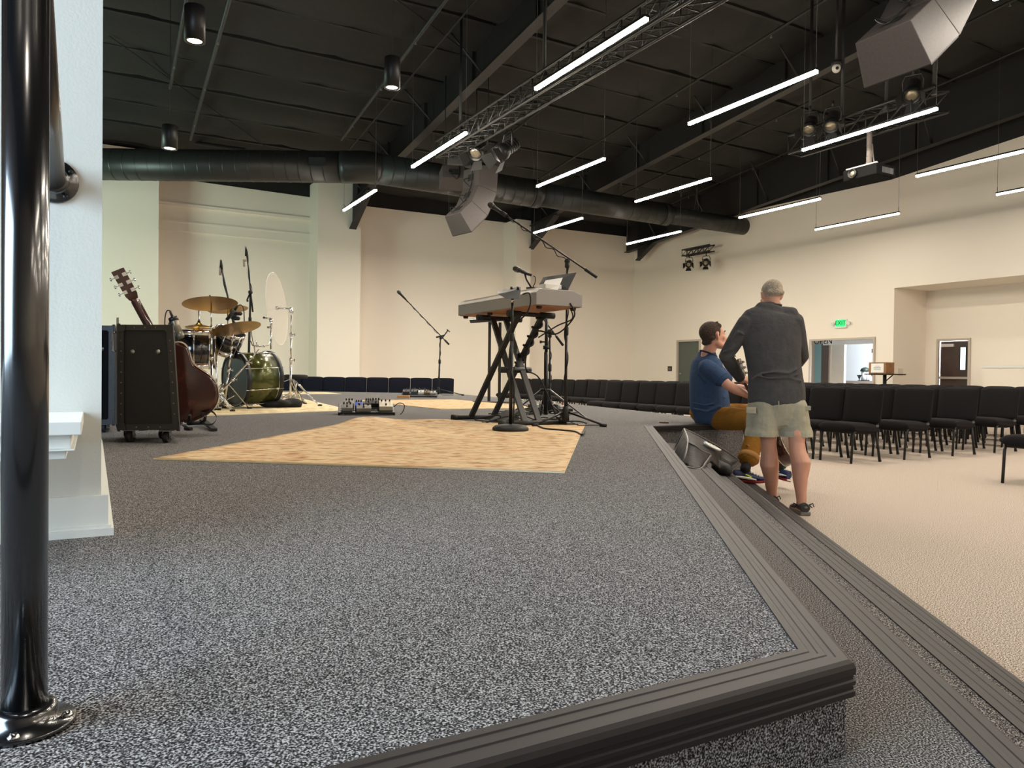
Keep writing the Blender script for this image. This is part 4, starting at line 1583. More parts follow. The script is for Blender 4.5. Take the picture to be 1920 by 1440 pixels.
# ================================================================== CASES
def case(name, label, corners, dvec, ztop, zbot, wheels=True):
    """front face from left-bottom, right-bottom, right-top, left-top points; dvec = depth vector"""
    lb, rb_, rt, lt = corners
    t = thing(name, label, 'road case', V((lb.x, lb.y, Z_ST)))
    mb = MB()
    mb.hexa([lb, rb_, rb_ + dvec, lb + dvec, lt, rt, rt + dvec, lt + dvec])
    body = build('case_body', mb, mat('case_vinyl', (15, 14, 13), .7, bump=.25, bscale=200), t, bevel=.006)
    n = (rb_ - lb).cross(lt - lb).normalized()
    if n.dot(dvec) > 0:
        n = -n
    ex = (rb_ - lb).normalized(); ez = (lt - lb).normalized()
    w = .034
    mb = MB()
    for a, b, off in ((lb, rb_, ez), (lt, rt, -ez), (lb, lt, ex), (rb_, rt, -ex)):
        mb.hexa([a + n * .002, b + n * .002, b + off * w + n * .002, a + off * w + n * .002, a + n * .007, b + n * .007, b + off * w + n * .007, a + off * w + n * .007])
    for a, b in ((lt, lt + dvec), (lb, lb + dvec), (rt, rt + dvec), (rb_, rb_ + dvec), (lt + dvec, lb + dvec), (lt, lb), (rt, rb_)):
        mb.bar(a, b, .016, .016)
    build('edge_trim', mb, mat('trim_brown_black', (26, 22, 19), .5), t)
    mb = MB()
    def row(a, b, k):
        for i in range(k):
            c = a.lerp(b, (i + .5) / k) + n * .007
            mb.lathe(c, [(.005, 0), (.004, .002), (.001, .003)], axis=n, seg=8)
    row(lb + ez * w * .5, rb_ + ez * w * .5, 5); row(lt - ez * w * .5, rt - ez * w * .5, 5)
    row(lb + ex * w * .5, lt + ex * w * .5, 10); row(rb_ - ex * w * .5, rt - ex * w * .5, 10)
    build('rivets', mb, mat('rivet_steel', (120, 108, 94), .35, metal=.7), t)
    for f in (.25, .75):
        c = lt.lerp(rt, f * .96 + .02) - ez * .165 + n * .002
        mb = MB(); mb.lathe(c, [(.014, 0), (.014, .003), (.010, .003), (.010, .006), (.002, .008)], axis=n, seg=14)
        build('bolt', mb, mat('bolt_steel', (150, 148, 140), .3, metal=.8), t)
    for a in (lb, lt, rb_, rt):
        mb = MB()
        d1 = ex if a in (lb, lt) else -ex
        d2 = ez if a in (lb, rb_) else -ez
        mb.hexa([a + n * .006, a + d1 * .05 + n * .006, a + d1 * .04 + d2 * .04 + n * .006, a + d2 * .05 + n * .006, a + n * .011, a + d1 * .05 + n * .011, a + d1 * .04 + d2 * .04 + n * .011, a + d2 * .05 + n * .011])
        build('corner_cap', mb, M_BLACK, t)
    if wheels:
        for i in (0, 1):
            for j in (0, 1):
                c = lb.lerp(rb_, .2 + .62 * i) + dvec * (.15 + .7 * j)
                r = .034
                cc = V((c.x, c.y, Z_ST + r))
                mb = MB(); mb.cyl(cc - ex * .016, cc + ex * .016, r, seg=24); mb.cyl(cc - ex * .018, cc + ex * .018, r * .45, seg=16)
                wh = build('caster', mb, M_RUBBER, t)
                mb = MB()
                for s in (-1, 1):
                    mb.bar(cc + ex * .021 * s - V((0, 0, .008)), V((c.x, c.y, lb.z)) + ex * .021 * s, .003, .03)
                    mb.cyl(cc + ex * .02 * s, cc + ex * .03 * s, .009, seg=8)
                mb.box((c.x, c.y, lb.z - .003), (.07, .06, .006))
                build('bracket', mb, M_GREYMET, wh)
    return t, body, n, ex, ez
yC = 4.58
cf = [at(223, 806.5, yC - .02), at(335, 806, yC - .03), at(322.5, 609, yC + .0), at(223, 609, yC)]
dv = V((-.20, .36, 0))
t, body, n, ex, ez = case('road_case', 'black rolling road case with riveted edges and casters, in front of the acoustic guitar', cf, dv, 0, 0)
# recessed handle on its left side
a = cf[3].lerp(cf[0], .15); 
mb = MB()
sn = -ex
c0 = a + dv * .5 + sn * .004
mb.box(c0, (.012, .12, .30), rot=Matrix.Rotation(math.atan2(dv.y, dv.x) - R(90), 3, 'Z'))
build('side_dish', mb, M_GREY, t)
mb = MB(); mb.tube([c0 + sn * .01 + V((0, 0, -.06)), c0 + sn * .03 + V((0, 0, -.06)), c0 + sn * .03 + V((0, 0, .06)), c0 + sn * .01 + V((0, 0, .06))], .008)
build('handle', mb, M_CHROME, t)
yC2 = 5.25
cf2 = [V((-3.12, yC2, .67)), V((-2.80, yC2, .67)), V((-2.80, yC2, 1.365)), V((-3.12, yC2, 1.365))]
M_CV = MATS.pop('case_vinyl')
mat('case_vinyl', (6, 6, 6), .85, bump=.2, bscale=200, spec=.15)
case('road_case', 'second black road case standing behind the riveted rolling case, half hidden by the white wall', cf2, V((-.25, .42, 0)), 0, 0)

# ================================================================== MICROPHONES
M_MICGRILL = mat('mic_grille', (70, 70, 70), .4, metal=.7)
def mic(parent, head, tail, name='microphone', k=1.0):
    """handheld microphone from grille tip to tail"""
    h, tl = V(head), V(tail)
    d = (tl - h).normalized()
    L = (tl - h).length
    mb = MB(); mb.lathe(h + d * .05 * k, [(.024 * k, 0), (.024 * k, .008), (.018 * k, .02), (.012 * k, L - .05 * k)], axis=d, seg=16)
    o = build(name, mb, M_BLACK, parent)
    mb = MB(); mb.lathe(h, [(.004, 0), (.018 * k, .006 * k), (.0255 * k, .024 * k), (.0255 * k, .042 * k), (.024 * k, .05 * k)], axis=d, seg=18)
    build('grille', mb, M_MICGRILL, o)
    return o
def tripod(parent, c, r, hub, n=3, a0=0.0, m=None, rad=.0095, foot=True):
    m = m or M_BLACK
    for k in range(n):
        a = a0 + 2 * math.pi * k / n
        e = V((c.x + math.cos(a) * r, c.y + math.sin(a) * r, c.z + .012))
        mb = MB(); mb.tube([V((c.x, c.y, c.z + hub)) + V((math.cos(a), math.sin(a), 0)) * .02, e], rad)
        lg = build('leg', mb, m, parent)
        if foot:
            d = V((math.cos(a), math.sin(a), 0))
            mb = MB(); mb.tube([e - d * .05 + V((0, 0, hub * .05)), e + d * .01], .015); build('rubber_foot', mb, M_RUBBER, lg)
def wrap(a, b, rad, turns, n=60):
    """cable spiralling round a pole"""
    a, b = V(a), V(b)
    d = (b - a).normalized()
    x = d.cross(V((.3, 1, .2))).normalized(); y = d.cross(x)
    return [a.lerp(b, i / n) + (x * math.cos(i / n * turns * 6.283) + y * math.sin(i / n * turns * 6.283)) * rad for i in range(n + 1)]
def boom_stand(name, label, base, joint, tip, tail, a0=0, r=.33, hub=.12, micro=True, group=None, thick=1.0, cable=True, legm=None):
    base, joint, tip, tail = V(base), V(joint), V(tip), V(tail)
    t = thing(name, label, 'microphone stand', base, group)
    mid = base.lerp(joint, .58)
    mb = MB(); mb.cyl(base + V((0, 0, .02)), mid, .0125 * thick, seg=12); mb.cyl(mid, joint, .009 * thick, seg=12); mb.lathe(mid - V((0, 0, .05)), [(.013 * thick, 0), (.019 * thick, .01), (.019 * thick, .07), (.011 * thick, .09)], seg=14)
    build('pole', mb, M_BLACK, t)
    mb = MB(); mb.lathe(base + V((0, 0, .03)), [(.015, 0), (.03, .01), (.034, .05), (.03, .11), (.016, .14)], seg=16)
    build('hub', mb, M_RUBBER, t)
    tripod(t, base, r, hub, 3, a0, legm)
    d = (tip - tail).normalized()
    ms = tip - d * .19 if micro else tip
    mb = MB(); mb.cyl(tail, ms, .0075 * thick, seg=10)
    mb.cyl(tail, tail + d * .13, .014 * thick, seg=12)
    bo = build('boom', mb, M_BLACK, t)
    mb = MB(); mb.lathe(joint - V((0, 0, .06)), [(.014, 0), (.022, .01), (.02, .05), (.013, .07)], seg=12); mb.ell(joint, (.025, .025, .025)); sd = d.cross(V((0, 0, 1))).normalized(); mb.cyl(joint - sd * .045, joint + sd * .045, .012, seg=8)
    build('clutch', mb, M_BLACK, t)
    if micro:
        mic(t, tip, tip - d * .185 * thick, k=thick)
        mb = MB(); mb.cyl(tip - d * .13, tip - d * .19, .019, seg=12); build('mic_clip', mb, M_RUBBER, t)
    if cable:
        mb = MB()
        pts = wrap(tip - d * .19, joint + d * .03, .012, 5) + wrap(joint - V((0, 0, .02)), base + V((0, 0, .15)), .017, 3) + [base + V((.03, -.03, .04)), base + V((.1, -.1, .012)), base + V((.3, -.05, .012))]
        mb.tube(pts, .0045, seg=6); build('cable', mb, M_CABLE, t)
    return t
yB = 6.6
b = G(1060, 798, Z_ST)
boom_stand('microphone_stand', 'tall black boom microphone stand rising beside the right end of the keyboard', b, at(1063.5, 490, yB), at(915, 381, yB - .15), at(1119, 520, yB + .05), a0=R(-22), r=.36)
b = G(822, 741.5, Z_ST)
boom_stand('microphone_stand', 'black boom vocal microphone stand standing alone on the rear rug', b, at(826, 631, b.y), at(745, 545, b.y), at(842, 634 + 12, b.y), a0=R(8), r=.5, thick=1.35)
t = thing('phone_holder', 'black clamp holder on the pole of the lone vocal microphone stand', 'holder', at(832, 628, b.y - .05))
mb = MB(); q = at(833, 628, b.y - .05)
mb.bar(q + V((-.05, 0, -.08)), q + V((.07, 0, .09)), .03, .02); mb.bar(q + V((.05, 0, .11)), q + V((.11, 0, .06)), .02, .02); mb.bar(q + V((-.16, 0, -.05)), q + V((0, 0, -.01)), .05, .03)
build('clamp', mb, M_BLACK, t)
# short boom under the keyboard
b = G(1031, 778, Z_ST)
boom_stand('microphone_stand', 'short black microphone stand with an angled arm, under the keyboard at the right', b, at(1031, 623, b.y), at(1018, 597, b.y), at(1056, 648, b.y), a0=R(60), r=.25, micro=False)
# tripod speaker pole
b = G(1023, 787, Z_ST)
t = thing('tripod_stand', 'thick black tripod pole stand under the keyboard', 'stand', b)
y = b.y
mb = MB(); mb.cyl(b + V((0, 0, .05)), at(1024, 660, y), .021, seg=14); mb.cyl(at(1024, 665, y), at(1025, 598, y), .016, seg=14); build('pole', mb, M_BLACK, t)
mb = MB(); mb.cyl(at(1024, 648, y), at(1024, 655, y), .03, seg=14); mb.cyl(at(1014, 641, y), at(1024, 641, y), .008); mb.cyl(at(1012, 641, y), at(1016, 641, y), .014); build('clamp', mb, M_BLACK, t)
cl = at(1023, 731, y)
mb = MB(); mb.cyl(cl - V((0, 0, .012)), cl + V((0, 0, .012)), .055, seg=18); build('collar', mb, M_STEEL, t)
for a in (R(200), R(-20), R(95)):
    e = V((b.x + math.cos(a) * .42, b.y + math.sin(a) * .42, Z_ST + .02))
    mb = MB(); mb.bar(cl + V((math.cos(a), math.sin(a), 0)) * .045, e, .022, .014); mb.bar(e.lerp(cl, .45), b + V((0, 0, .08)), .016, .008)
    build('leg', mb, M_GREYMET if a < 0 else M_BLACK, t)

# ================================================================== KEYBOARD RIG
yK = 6.05
K0 = at(1005, 571, yK)
KL = 1.48
t = thing('keyboard', 'grey electric stage keyboard resting on a black double braced stand', 'keyboard', K0)
t_kb = t
zk = K0.z
def KP(a, b_, z):
    return K0 + AX * a + BX * b_ + V((0, 0, z))
def kprof(a, pr):
    return [KP(a, p[0], p[1]) for p in pr]
near = [(0, 0), (0, .098), (.035, .135), (.37, .135), (.455, .10), (.455, .0)]
mb = MB(); mb.loft([kprof(0, near), kprof(.02, near), kprof(KL - .02, near), kprof(KL, near)], smooth=False)
kb = build('case', mb, mat('keyboard_grey', (150, 146, 143), .45), t, bevel=.006)
mb = MB(); mb.loft([[KP(a, x, z) for x, z in ((.012, -.004), (.44, -.004), (.44, .002), (.012, .002))] for a in (.015, KL - .015)], smooth=False)
build('bottom_board', mb, mat('raw_board', (176, 118, 66), .6, var=.12, vscale=8), t)
mb = MB(); mb.loft([[KP(a, x, z) for x, z in ((.04, .132), (.20, .132), (.20, .146), (.04, .146))] for a in (.08, KL - .05)], smooth=False)
build('key_bed', mb, mat('key_white', (226, 222, 212), .4), t)
mb = MB(); mb.loft([[KP(a, x, z) for x, z in ((.0, .0985), (.0, .104), (.04, .14), (.04, .1345))] for a in (.0, KL)], smooth=False)
build('top_edge', mb, mat('keyboard_lit_bevel', (214, 208, 198), .45), t)  # light caught by the upper bevel, painted as a paler strip
for a, b_ in ((.05, .06), (.06, .40), (.9, .05), (KL - .05, .06), (KL - .1, .40), (.55, .08)):
    mb = MB(); mb.lathe(KP(a, b_, -.004), [(.026, 0), (.022, -.022), (.001, -.022)], seg=14); build('rubber_foot', mb, M_RUBBER, t)
# X stand
F2, F1 = G(998, 799, Z_ST), G(904, 787.5, Z_ST)
C = (F1 + F2) / 2
t = thing('keyboard_stand', 'black double braced X keyboard stand on the large rug', 'keyboard stand', C)
sp2 = .36
zt = zk - .045
tops = []
kc = KP(.80, .22, 0); kc.z = 0
Fn = V((F2.x, F2.y, 0)); Ff = V((F1.x, F1.y, 0))
Tn = KP(.42, .2, 0); Tf = KP(1.0, .2, 0)
for i, f in enumerate((Fn, Ff)):
    mb = MB(); mb.tube([V((f.x, f.y, Z_ST + .028)) - BX * .3, V((f.x, f.y, Z_ST + .028)) + BX * .3], .021, seg=12); ft = build('foot_tube', mb, M_STEEL, t)
    for s in (-1, 1):
        mb = MB(); q = V((f.x, f.y, Z_ST + .028)) + BX * .27 * s; mb.tube([q, q + BX * .05 * s], .029, seg=12); build('end_cap', mb, M_RUBBER, ft)
for tp_ in (Tn, Tf):
    c = V((tp_.x, tp_.y, zt))
    mb = MB(); mb.tube([c - BX * .22, c + BX * .22], .019, seg=12); tt = build('support_arm', mb, M_STEEL, t)
    for g0_, g1_ in ((-.23, -.10), (.10, .24)):
        mb = MB(); mb.tube([c + BX * g0_, c + BX * g1_], .027, seg=12); build('grip', mb, M_RUBBER, tt)
for s in (-1, 1):
    for (f, tp_, o) in ((Fn, Tf, .07), (Ff, Tn, .12)):
        mb = MB(); mb.bar(V((f.x, f.y, Z_ST + .03)) + BX * o * s, V((tp_.x, tp_.y, zt)) + BX * o * s, .05, .025)
        build('brace_bar', mb, mat('stand_bar', (40, 38, 37), .45), t)
pv = (V((Fn.x, Fn.y, Z_ST)) + V((Tf.x, Tf.y, zt))) / 2
mb = MB(); mb.tube([pv - BX * .16, pv + BX * .16], .028, seg=14); build('pivot', mb, M_BLACK, t)
# cables wrapped on the brace and hanging from the keyboard
mb = MB()
a_, b_ = V((Ff.x, Ff.y, Z_ST + .03)) + BX * .12, V((Tn.x, Tn.y, zt)) + BX * .12
mb.tube(wrap(b_, a_.lerp(b_, .5), .035, 6, 80), .012, seg=6)
tag(build('cable', mb, M_CABLE, origin=pv), 'black cable bundle wound round the right brace of the keyboard stand', 'cable')
mb = MB(); mb.tube(smooth_path([KP(.0, .33, .03), KP(-.02, .36, -.08), KP(.15, .30, -.22), KP(.42, .24, -.2), KP(.5, .2, -.5), V((Tn.x + .1, Tn.y + .3, Z_ST + .4)), G(1046, 788, Z_ST + .02)], 6), .007, seg=6)
mb.tube(smooth_path([KP(.1, .40, -.0), KP(.1, .42, -.09), KP(.3, .40, -.14), KP(.45, .3, -.24)], 6), .006, seg=6)
tag(build('cable', mb, M_CABLE, origin=KP(0, .3, 0)), 'black cables drooping from the right end of the keyboard', 'cable')
# things on top of the keyboard
q = KP(.42, .28, .146)
t = thing('microphone_stand', 'small desk microphone with short arm standing on the keyboard', 'microphone', q)
y = q.y
mh, mt_ = at(961.5, 502, y), at(1000, 517.5, y)
mic(t, mh, mh + (mt_ - mh) * .92)
mb = MB(); mb.tube([at(984, 513, y), at(987, 524, y), at(997, 541, y)], .008); build('arm', mb, M_BLACK, t)
mb = MB(); mb.cyl(at(997, 541, y) - V((0, 0, .004)), at(997, 541, y) + V((0, 0, .008)), .05, seg=20); build('base', mb, M_BLACK, t)
mb = MB(); mb.tube(smooth_path([mt_, at(1003.5, 520, y), at(1003, 531, y), at(1000, 538, y), at(1012, 542, y)], 5), .004, seg=6); build('cable', mb, M_CABLE, t)
y0_, y1_ = yK + .25, yK + .42
t = thing('music_rest', 'dark grey music rest leaning back on top of the keyboard', 'music rest', at(1030, 545, y0_))
mb = MB()
A_, B_, C_, D_ = at(1003, 548, y0_), at(1065, 545, y0_ - .05), at(1081, 512, y1_ - .05), at(1019, 521, y1_)
nn = (B_ - A_).cross(D_ - A_).normalized() * .008
mb.hexa([A_, B_, C_, D_, A_ + nn, B_ + nn, C_ + nn, D_ + nn]); build('panel', mb, mat('rest_grey', (27, 26, 26), .5), t, bevel=.003)
def quad_thing(name, label, cat, px, y0q, y1q, m, th=.002, dy=0):
    p = [at(px[0][0], px[0][1], y0q), at(px[1][0], px[1][1], y0q), at(px[2][0], px[2][1], y1q), at(px[3][0], px[3][1], y1q)]
    n_ = (p[1] - p[0]).cross(p[3] - p[0]).normalized() * th
    mb = MB(); mb.hexa(p + [x + n_ for x in p])
    return tag(build(name, mb, m, origin=p[0]), label, cat)
quad_thing('paper_sheet', 'white sheet of paper propped against the music rest on the keyboard', 'paper', [(1012, 547), (1045, 546), (1055, 521), (1023, 526)], yK + .10, yK + .26, M_PAPER)
bq = at(1043, 541, yK + .12)
mb = MB(); mb.box(KP(.12, .20, .165), (.16, .13, .038), yaw=ANG)
tag(build('white_box', mb, mat('box_white', (226, 222, 214), .5), origin=KP(.12, .2, .146), bevel=.004), 'small flat white box on the near end of the keyboard', 'box')
# round base stand with a personal mixer
b = G(957, 809, Z_ST)
t = thing('round_base_stand', 'straight black stand with a heavy round base, in front of the keyboard stand', 'stand', b)
y = b.y
mb = MB(); mb.lathe(b, [(.13, .0), (.142, .012), (.140, .03), (.12, .048), (.06, .056), (.02, .06), (.001, .06)], seg=40); build('base', mb, M_STEEL, t)
mb = MB(); top = at(962, 566, y); top = V((b.x + .004, b.y, top.z)); mid = b.lerp(top, .72); mb.cyl(b + V((0, 0, .05)), mid, .0145, seg=14); mb.cyl(mid, top, .010, seg=14); mb.lathe(mid - V((0, 0, .02)), [(.016, 0), (.019, .01), (.019, .05), (.012, .06)], seg=14); build('pole', mb, M_BLACK, t)
t = thing('personal_mixer', 'small dark grey personal mixer tilted on top of the round base stand', 'mixer', top)
A_, B_, C_, D_ = at(943, 561, y - .05), at(979, 562, y - .05), at(976, 543, y + .1), at(933, 551, y + .1)
A_, B_ = at(944, 560, y - .02), at(980, 561, y - .08)
C_, D_ = at(977, 543, y + .08), at(933, 551, y + .12)
up = V((0, 0, .012))
mb = MB(); mb.hexa([A_ + V((.02, 0, 0)), B_ + V((-.02, 0, 0)), B_ + V((-.02, .12, .02)), A_ + V((.02, .14, .03)), D_, C_, C_ + V((0, .13, .04)), D_ + V((0, .13, .04))])
build('casing', mb, mat('mixer_grey', (26, 29, 29), .45), t, bevel=.004)
for px in (959, 971):
    mb = MB(); q = at(px, 542.5, y + .12); mb.cyl(q, q + V((0, 0, .02)), .010, seg=12); build('knob', mb, M_BLACK, t)
mb = MB(); mb.tube(smooth_path([B_ + V((.0, .02, .04)), B_ + V((.05, .0, .045)), B_ + V((.06, 0, -.03)), B_ + V((.03, 0, -.11)), V((top.x + .02, top.y, top.z - .2)), V((top.x - .02, top.y - .02, top.z - .45)), V((top.x + .02, top.y - .02, b.z + .35)), b + V((.02, -.02, .07))], 6), .006, seg=6); build('cable', mb, M_CABLE, t)
mb = MB(); mb.cyl(top + V((0, 0, -.005)), top + V((0, 0, .03)), .013, seg=12); build('mount', mb, M_CHROME, t)
# tray stand with two posts behind
b = G(926, 754, Z_ST)
t = thing('tray_stand', 'black two post tray stand with a flat floor plate behind the keyboard', 'stand', b)
y = b.y
mb = MB(); mb.box(b + V((0, 0, .008)), (.66, .42, .016), yaw=R(5)); build('base_plate', mb, M_STEEL, t)
for px, dy in ((915, 0), (936, .05)):
    q = G(px, 756 - dy * 40, Z_ST)
    mb = MB(); mb.box((q.x, b.y + dy, (Z_ST + 1.86) / 2), (.045, .03, 1.86 - Z_ST)); build('post', mb, M_STEEL, t)
q = at(915, 603, y)
mb = MB(); mb.hexa([at(882, 606, y - .2), at(955, 601, y - .1), at(955, 601, y + .3), at(882, 602, y + .3), at(880, 600, y - .2), at(955, 595, y - .1), at(955, 595, y + .3), at(880, 597, y + .3)]); build('tray', mb, mat('tray_grey', (20, 20, 20), .5), t)
# sustain pedal, power strips and the cable tangle
t = thing('foot_pedal', 'black wedge foot pedal on the rug under the keyboard', 'pedal', G(940, 793, Z_ST))
q = G(941, 792, Z_ST)
mb = MB(); mb.hexa([q + V((-.12, -.12, .01)), q + V((.04, -.14, .01)), q + V((.16, .1, .01)), q + V((.03, .14, .01)), q + V((-.12, -.12, .025)), q + V((.04, -.14, .025)), q + V((.16, .1, .11)), q + V((.03, .14, .11))]); build('treadle', mb, M_RUBBER, t, bevel=.004)
rnd = random.Random(11)
t = thing('power_strip', 'white capped pedals and plugs cluttering the floor behind the keyboard stand', 'pedal', G(1025, 775, Z_ST))
q = G(1022, 772, Z_ST)
mb = MB(); mb.box(q + V((.05, .1, .02)), (.5, .3, .03), yaw=.3); build('board', mb, M_BLACK, t)
for k in range(7):
    mb = MB(); mb.box(q + V((-.16 + k * .07, .1 + rnd.uniform(-.09, .09), .06)), (.05, .09, .045), yaw=rnd.uniform(0, 1)); build('pedal_box', mb, [M_BLACK, M_PAPER, M_GREY, M_BLACK][k % 4], t, bevel=.004)
for k in range(5):
    mb = MB(); mb.cyl(q + V((-.15 + k * .09, .06, .08)), q + V((-.15 + k * .09, .06, .105)), .012, seg=10); build('knob', mb, M_CHROME if k % 2 else mat('knob_red', (150, 40, 34), .4), t)
for k in range(7):
    c = G(rnd.uniform(955, 1075), rnd.uniform(772, 798), Z_ST + .012)
    pts = [c]
    for j in range(9):
        a = rnd.uniform(0, 6.28)
        c = c + V((math.cos(a) * rnd.uniform(.1, .3), math.sin(a) * rnd.uniform(.05, .25), 0))
        pts.append(V((c.x, c.y, Z_ST + .012 + rnd.choice((0, 0, .02, .06)))))
    mb = MB(); mb.tube(smooth_path(pts, 5), .006, seg=6)
    tag(build('cable', mb, M_CABLE, origin=pts[0]), 'black cable in the tangle on the floor behind the keyboard stand', 'cable', 'cable tangle behind the keyboard')
mb = MB(); mb.tube(smooth_path([G(1005, 796, Z_ST + .014), G(1020, 803, Z_ST + .014), G(1050, 806, Z_ST + .014), G(1078, 809, Z_ST + .014), G(1091, 815, Z_ST + .012), G(1096, 808, Z_ST + .012)], 6), .007, seg=6)
tag(build('cable', mb, M_CABLE, origin=G(1050, 806, Z_ST)), 'single black cable crossing the right edge of the large rug', 'cable')

# ================================================================== PEDALBOARDS
def pedalboard(name, label, c, yaw, L, W, tilt, pedals):
    t = thing(name, label, 'pedalboard', c)
    M = Matrix.Translation(c) @ Matrix.Rotation(yaw, 4, 'Z') @ Matrix.Rotation(tilt, 4, 'X')
    h = W / 2 * math.sin(abs(tilt)) + .02
    M = Matrix.Translation((0, 0, h)) @ M
    mb = MB()
    for k in range(4):
        mb.box((0, -W / 2 + (k + .5) * W / 4, 0), (L, W / 4 - .012, .02))
    for s in (-1, 1):
        mb.box((s * L / 2, 0, -.005), (.02, W, .035))
    mb.xf(M); build('rail_frame', mb, M_BLACK, t, bevel=.003)
    mb = MB()
    for s in (-1, 1):
        p = [M @ V((s * L / 2, W / 2, 0)), M @ V((s * L / 2, 0, 0))]
        mb.hexa([V((p[0].x - .012, p[0].y, Z_ST)), V((p[0].x + .012, p[0].y, Z_ST)), V((p[1].x + .012, p[1].y, Z_ST)), V((p[1].x - .012, p[1].y, Z_ST)),
                 p[0] + V((-.012, 0, 0)), p[0] + V((.012, 0, 0)), p[1] + V((.012, 0, 0)), p[1] + V((-.012, 0, 0))])
    build('side_leg', mb, M_BLACK, t)
    for (x, yy, w, d, hh, rgb) in pedals:
        mb = MB()
        mb.hexa([V((x - w / 2, yy - d / 2, .01)), V((x + w / 2, yy - d / 2, .01)), V((x + w / 2, yy + d / 2, .01)), V((x - w / 2, yy + d / 2, .01)),
                 V((x - w / 2, yy - d / 2, .01 + hh * .75)), V((x + w / 2, yy - d / 2, .01 + hh * .75)), V((x + w / 2, yy + d / 2, .01 + hh)), V((x - w / 2, yy + d / 2, .01 + hh))])
        mb.xf(M); pd_ = build('effect_pedal', mb, mat('pedal_%d_%d_%d' % rgb, rgb, .4), t, bevel=.004)
        mb = MB()
        for k in (-1, 0, 1):
            mb.cyl((x + k * w * .3, yy + d * .3, .01 + hh), (x + k * w * .3, yy + d * .3, .032 + hh), .008, seg=10)
        mb.cyl((x, yy - d * .28, hh * .8), (x, yy - d * .28, hh * .8 + .03), .009, seg=10)
        mb.xf(M); build('knobs', mb, M_BLACK, pd_)
    return t, M
c = V(((G(632, 778, Z_ST) + G(730, 780, Z_ST)) / 2)); c.y += .08
t, M = pedalboard('pedalboard', 'guitar pedalboard with grey, blue and cream pedals at the back corner of the large rug', V((c.x, c.y + .1, Z_ST)), R(12), .56, .34, R(13),
           [(-.2, -.06, .11, .13, .05, (122, 118, 112)), (-.08, .03, .08, .13, .05, (64, 88, 190)), (-.03, -.09, .15, .10, .05, (140, 136, 128)), (-.18, .1, .1, .1, .05, (150, 146, 138)),
            (.1, .1, .1, .12, .055, (26, 26, 28)), (.2, -.0, .14, .19, .06, (206, 198, 176)), (.02, .1, .07, .1, .05, (90, 86, 82))])
mb = MB(); q = M @ V((.28, .05, 0)); mb.tube(smooth_path([q, q + V((.06, 0, .05)), q + V((.12, 0, .03)), q + V((.10, 0, -.05)), q + V((.04, 0, -.09))], 6), .005, seg=6)
q = M @ V((-.24, -.17, 0)); mb.tube(smooth_path([q, q + V((.02, -.06, -.03)), q + V((-.06, -.1, -.04)), q + V((.1, -.08, -.04)), q + V((.2, -.02, -.04))], 6), .005, seg=6); build('cable', mb, M_CABLE, t)
c = G(785, 745, Z_ST)
pedalboard('pedalboard', 'cluttered pedalboard on the rear edge of the stage, beside the lone vocal microphone stand', V((c.x, c.y + .1, Z_ST)), R(4), .62, .36, R(10),
           [(-.24, .0, .12, .12, .07, (40, 40, 44)), (-.1, .02, .1, .14, .07, (60, 64, 66)), (.03, .0, .1, .14, .06, (206, 204, 200)), (.14, -.02, .1, .14, .06, (98, 84, 52)), (.25, 0, .1, .12, .05, (170, 166, 160)), (0.0, .12, .3, .06, .06, (30, 30, 32))])
mb = MB(); q = G(757, 747, Z_ST); mb.box(q + V((0, 0, .03)), (.2, .14, .04)); tag(build('wood_block', mb, mat('wood_tan', (186, 134, 74), .5), origin=q), 'small tan wooden block at the left of the rear pedalboard', 'block')
# ================================================================== DRUM KIT
M_GREEN = mat('drum_olive', (74, 78, 30), .26, metal=.55, coat=.6)
M_DRUMK = mat('drum_black', (14, 14, 16), .15, coat=.7)
M_BRASS = mat('cymbal_brass', (196, 148, 66), .26, metal=.95, bump=.1, bscale=300)
M_HEAD = mat('drum_head', (196, 190, 176), .5)
def drum(name, label, a, b, r, shell, front_m, lugs=8, hoop=None, rim=.022):
    """cylinder drum from centre a to b"""
    a, b = V(a), V(b)
    d = (b - a).normalized(); L = (b - a).length
    t = thing(name, label, 'drum', (a + b) / 2 - V((0, 0, r)) if abs(d.z) < .5 else (a if a.z < b.z else b))
    mb = MB(); mb.lathe(a, [(r * .985, 0), (r * .985, L)], axis=d, seg=48); build('shell', mb, shell, t)
    for c, s in ((a, -1), (b, 1)):
        mb = MB(); mb.lathe(c - d * s * .04, [(r * .99, 0), (r * 1.035, 0), (r * 1.035, .052), (r * .955, .052), (r * .955, .046)], axis=d * s, seg=48)
        hp = build('hoop', mb, hoop or M_CHROME, t)
        mb = MB(); mb.lathe(c - d * s * .045, [(r * .99, 0), (r * 1.012, 0), (r * 1.012, .006)], axis=d * s, seg=48); build('hoop_ring', mb, M_CHROME, hp)
        mb = MB(); mb.cyl(c + d * s * .001, c + d * s * .004, r * .957, seg=48); build('drum_head', mb, front_m if s < 0 else M_HEAD, t)
    x, y, _ = MB().frame(d)
    for k in range(lugs):
        q = 2 * math.pi * (k + .5) / lugs
        n = x * math.cos(q) + y * math.sin(q)
        mb = MB()
        for f in (.12, .88) if L > .3 else (.5,):
            c = a + d * L * f + n * r
            mb.box(c, (.02, .02, .05), rot=Matrix((n.cross(d), n, d)).transposed())
        mb.cyl(a - d * .02 + n * r * 1.03, b + d * .02 + n * r * 1.03, .0045, seg=6)
        build('lug', mb, M_CHROME, t)
    return t, d
yD = 8.95
ba, bb = at(441, 711, 8.78), at(505, 708, 9.10)
t, d = drum('bass_drum', 'olive green bass drum with black hoops lying on its side on the pale rug', ba, bb, .315, M_GREEN, mat('head_grey', (84, 79, 76), .35), 8, M_BLACK)
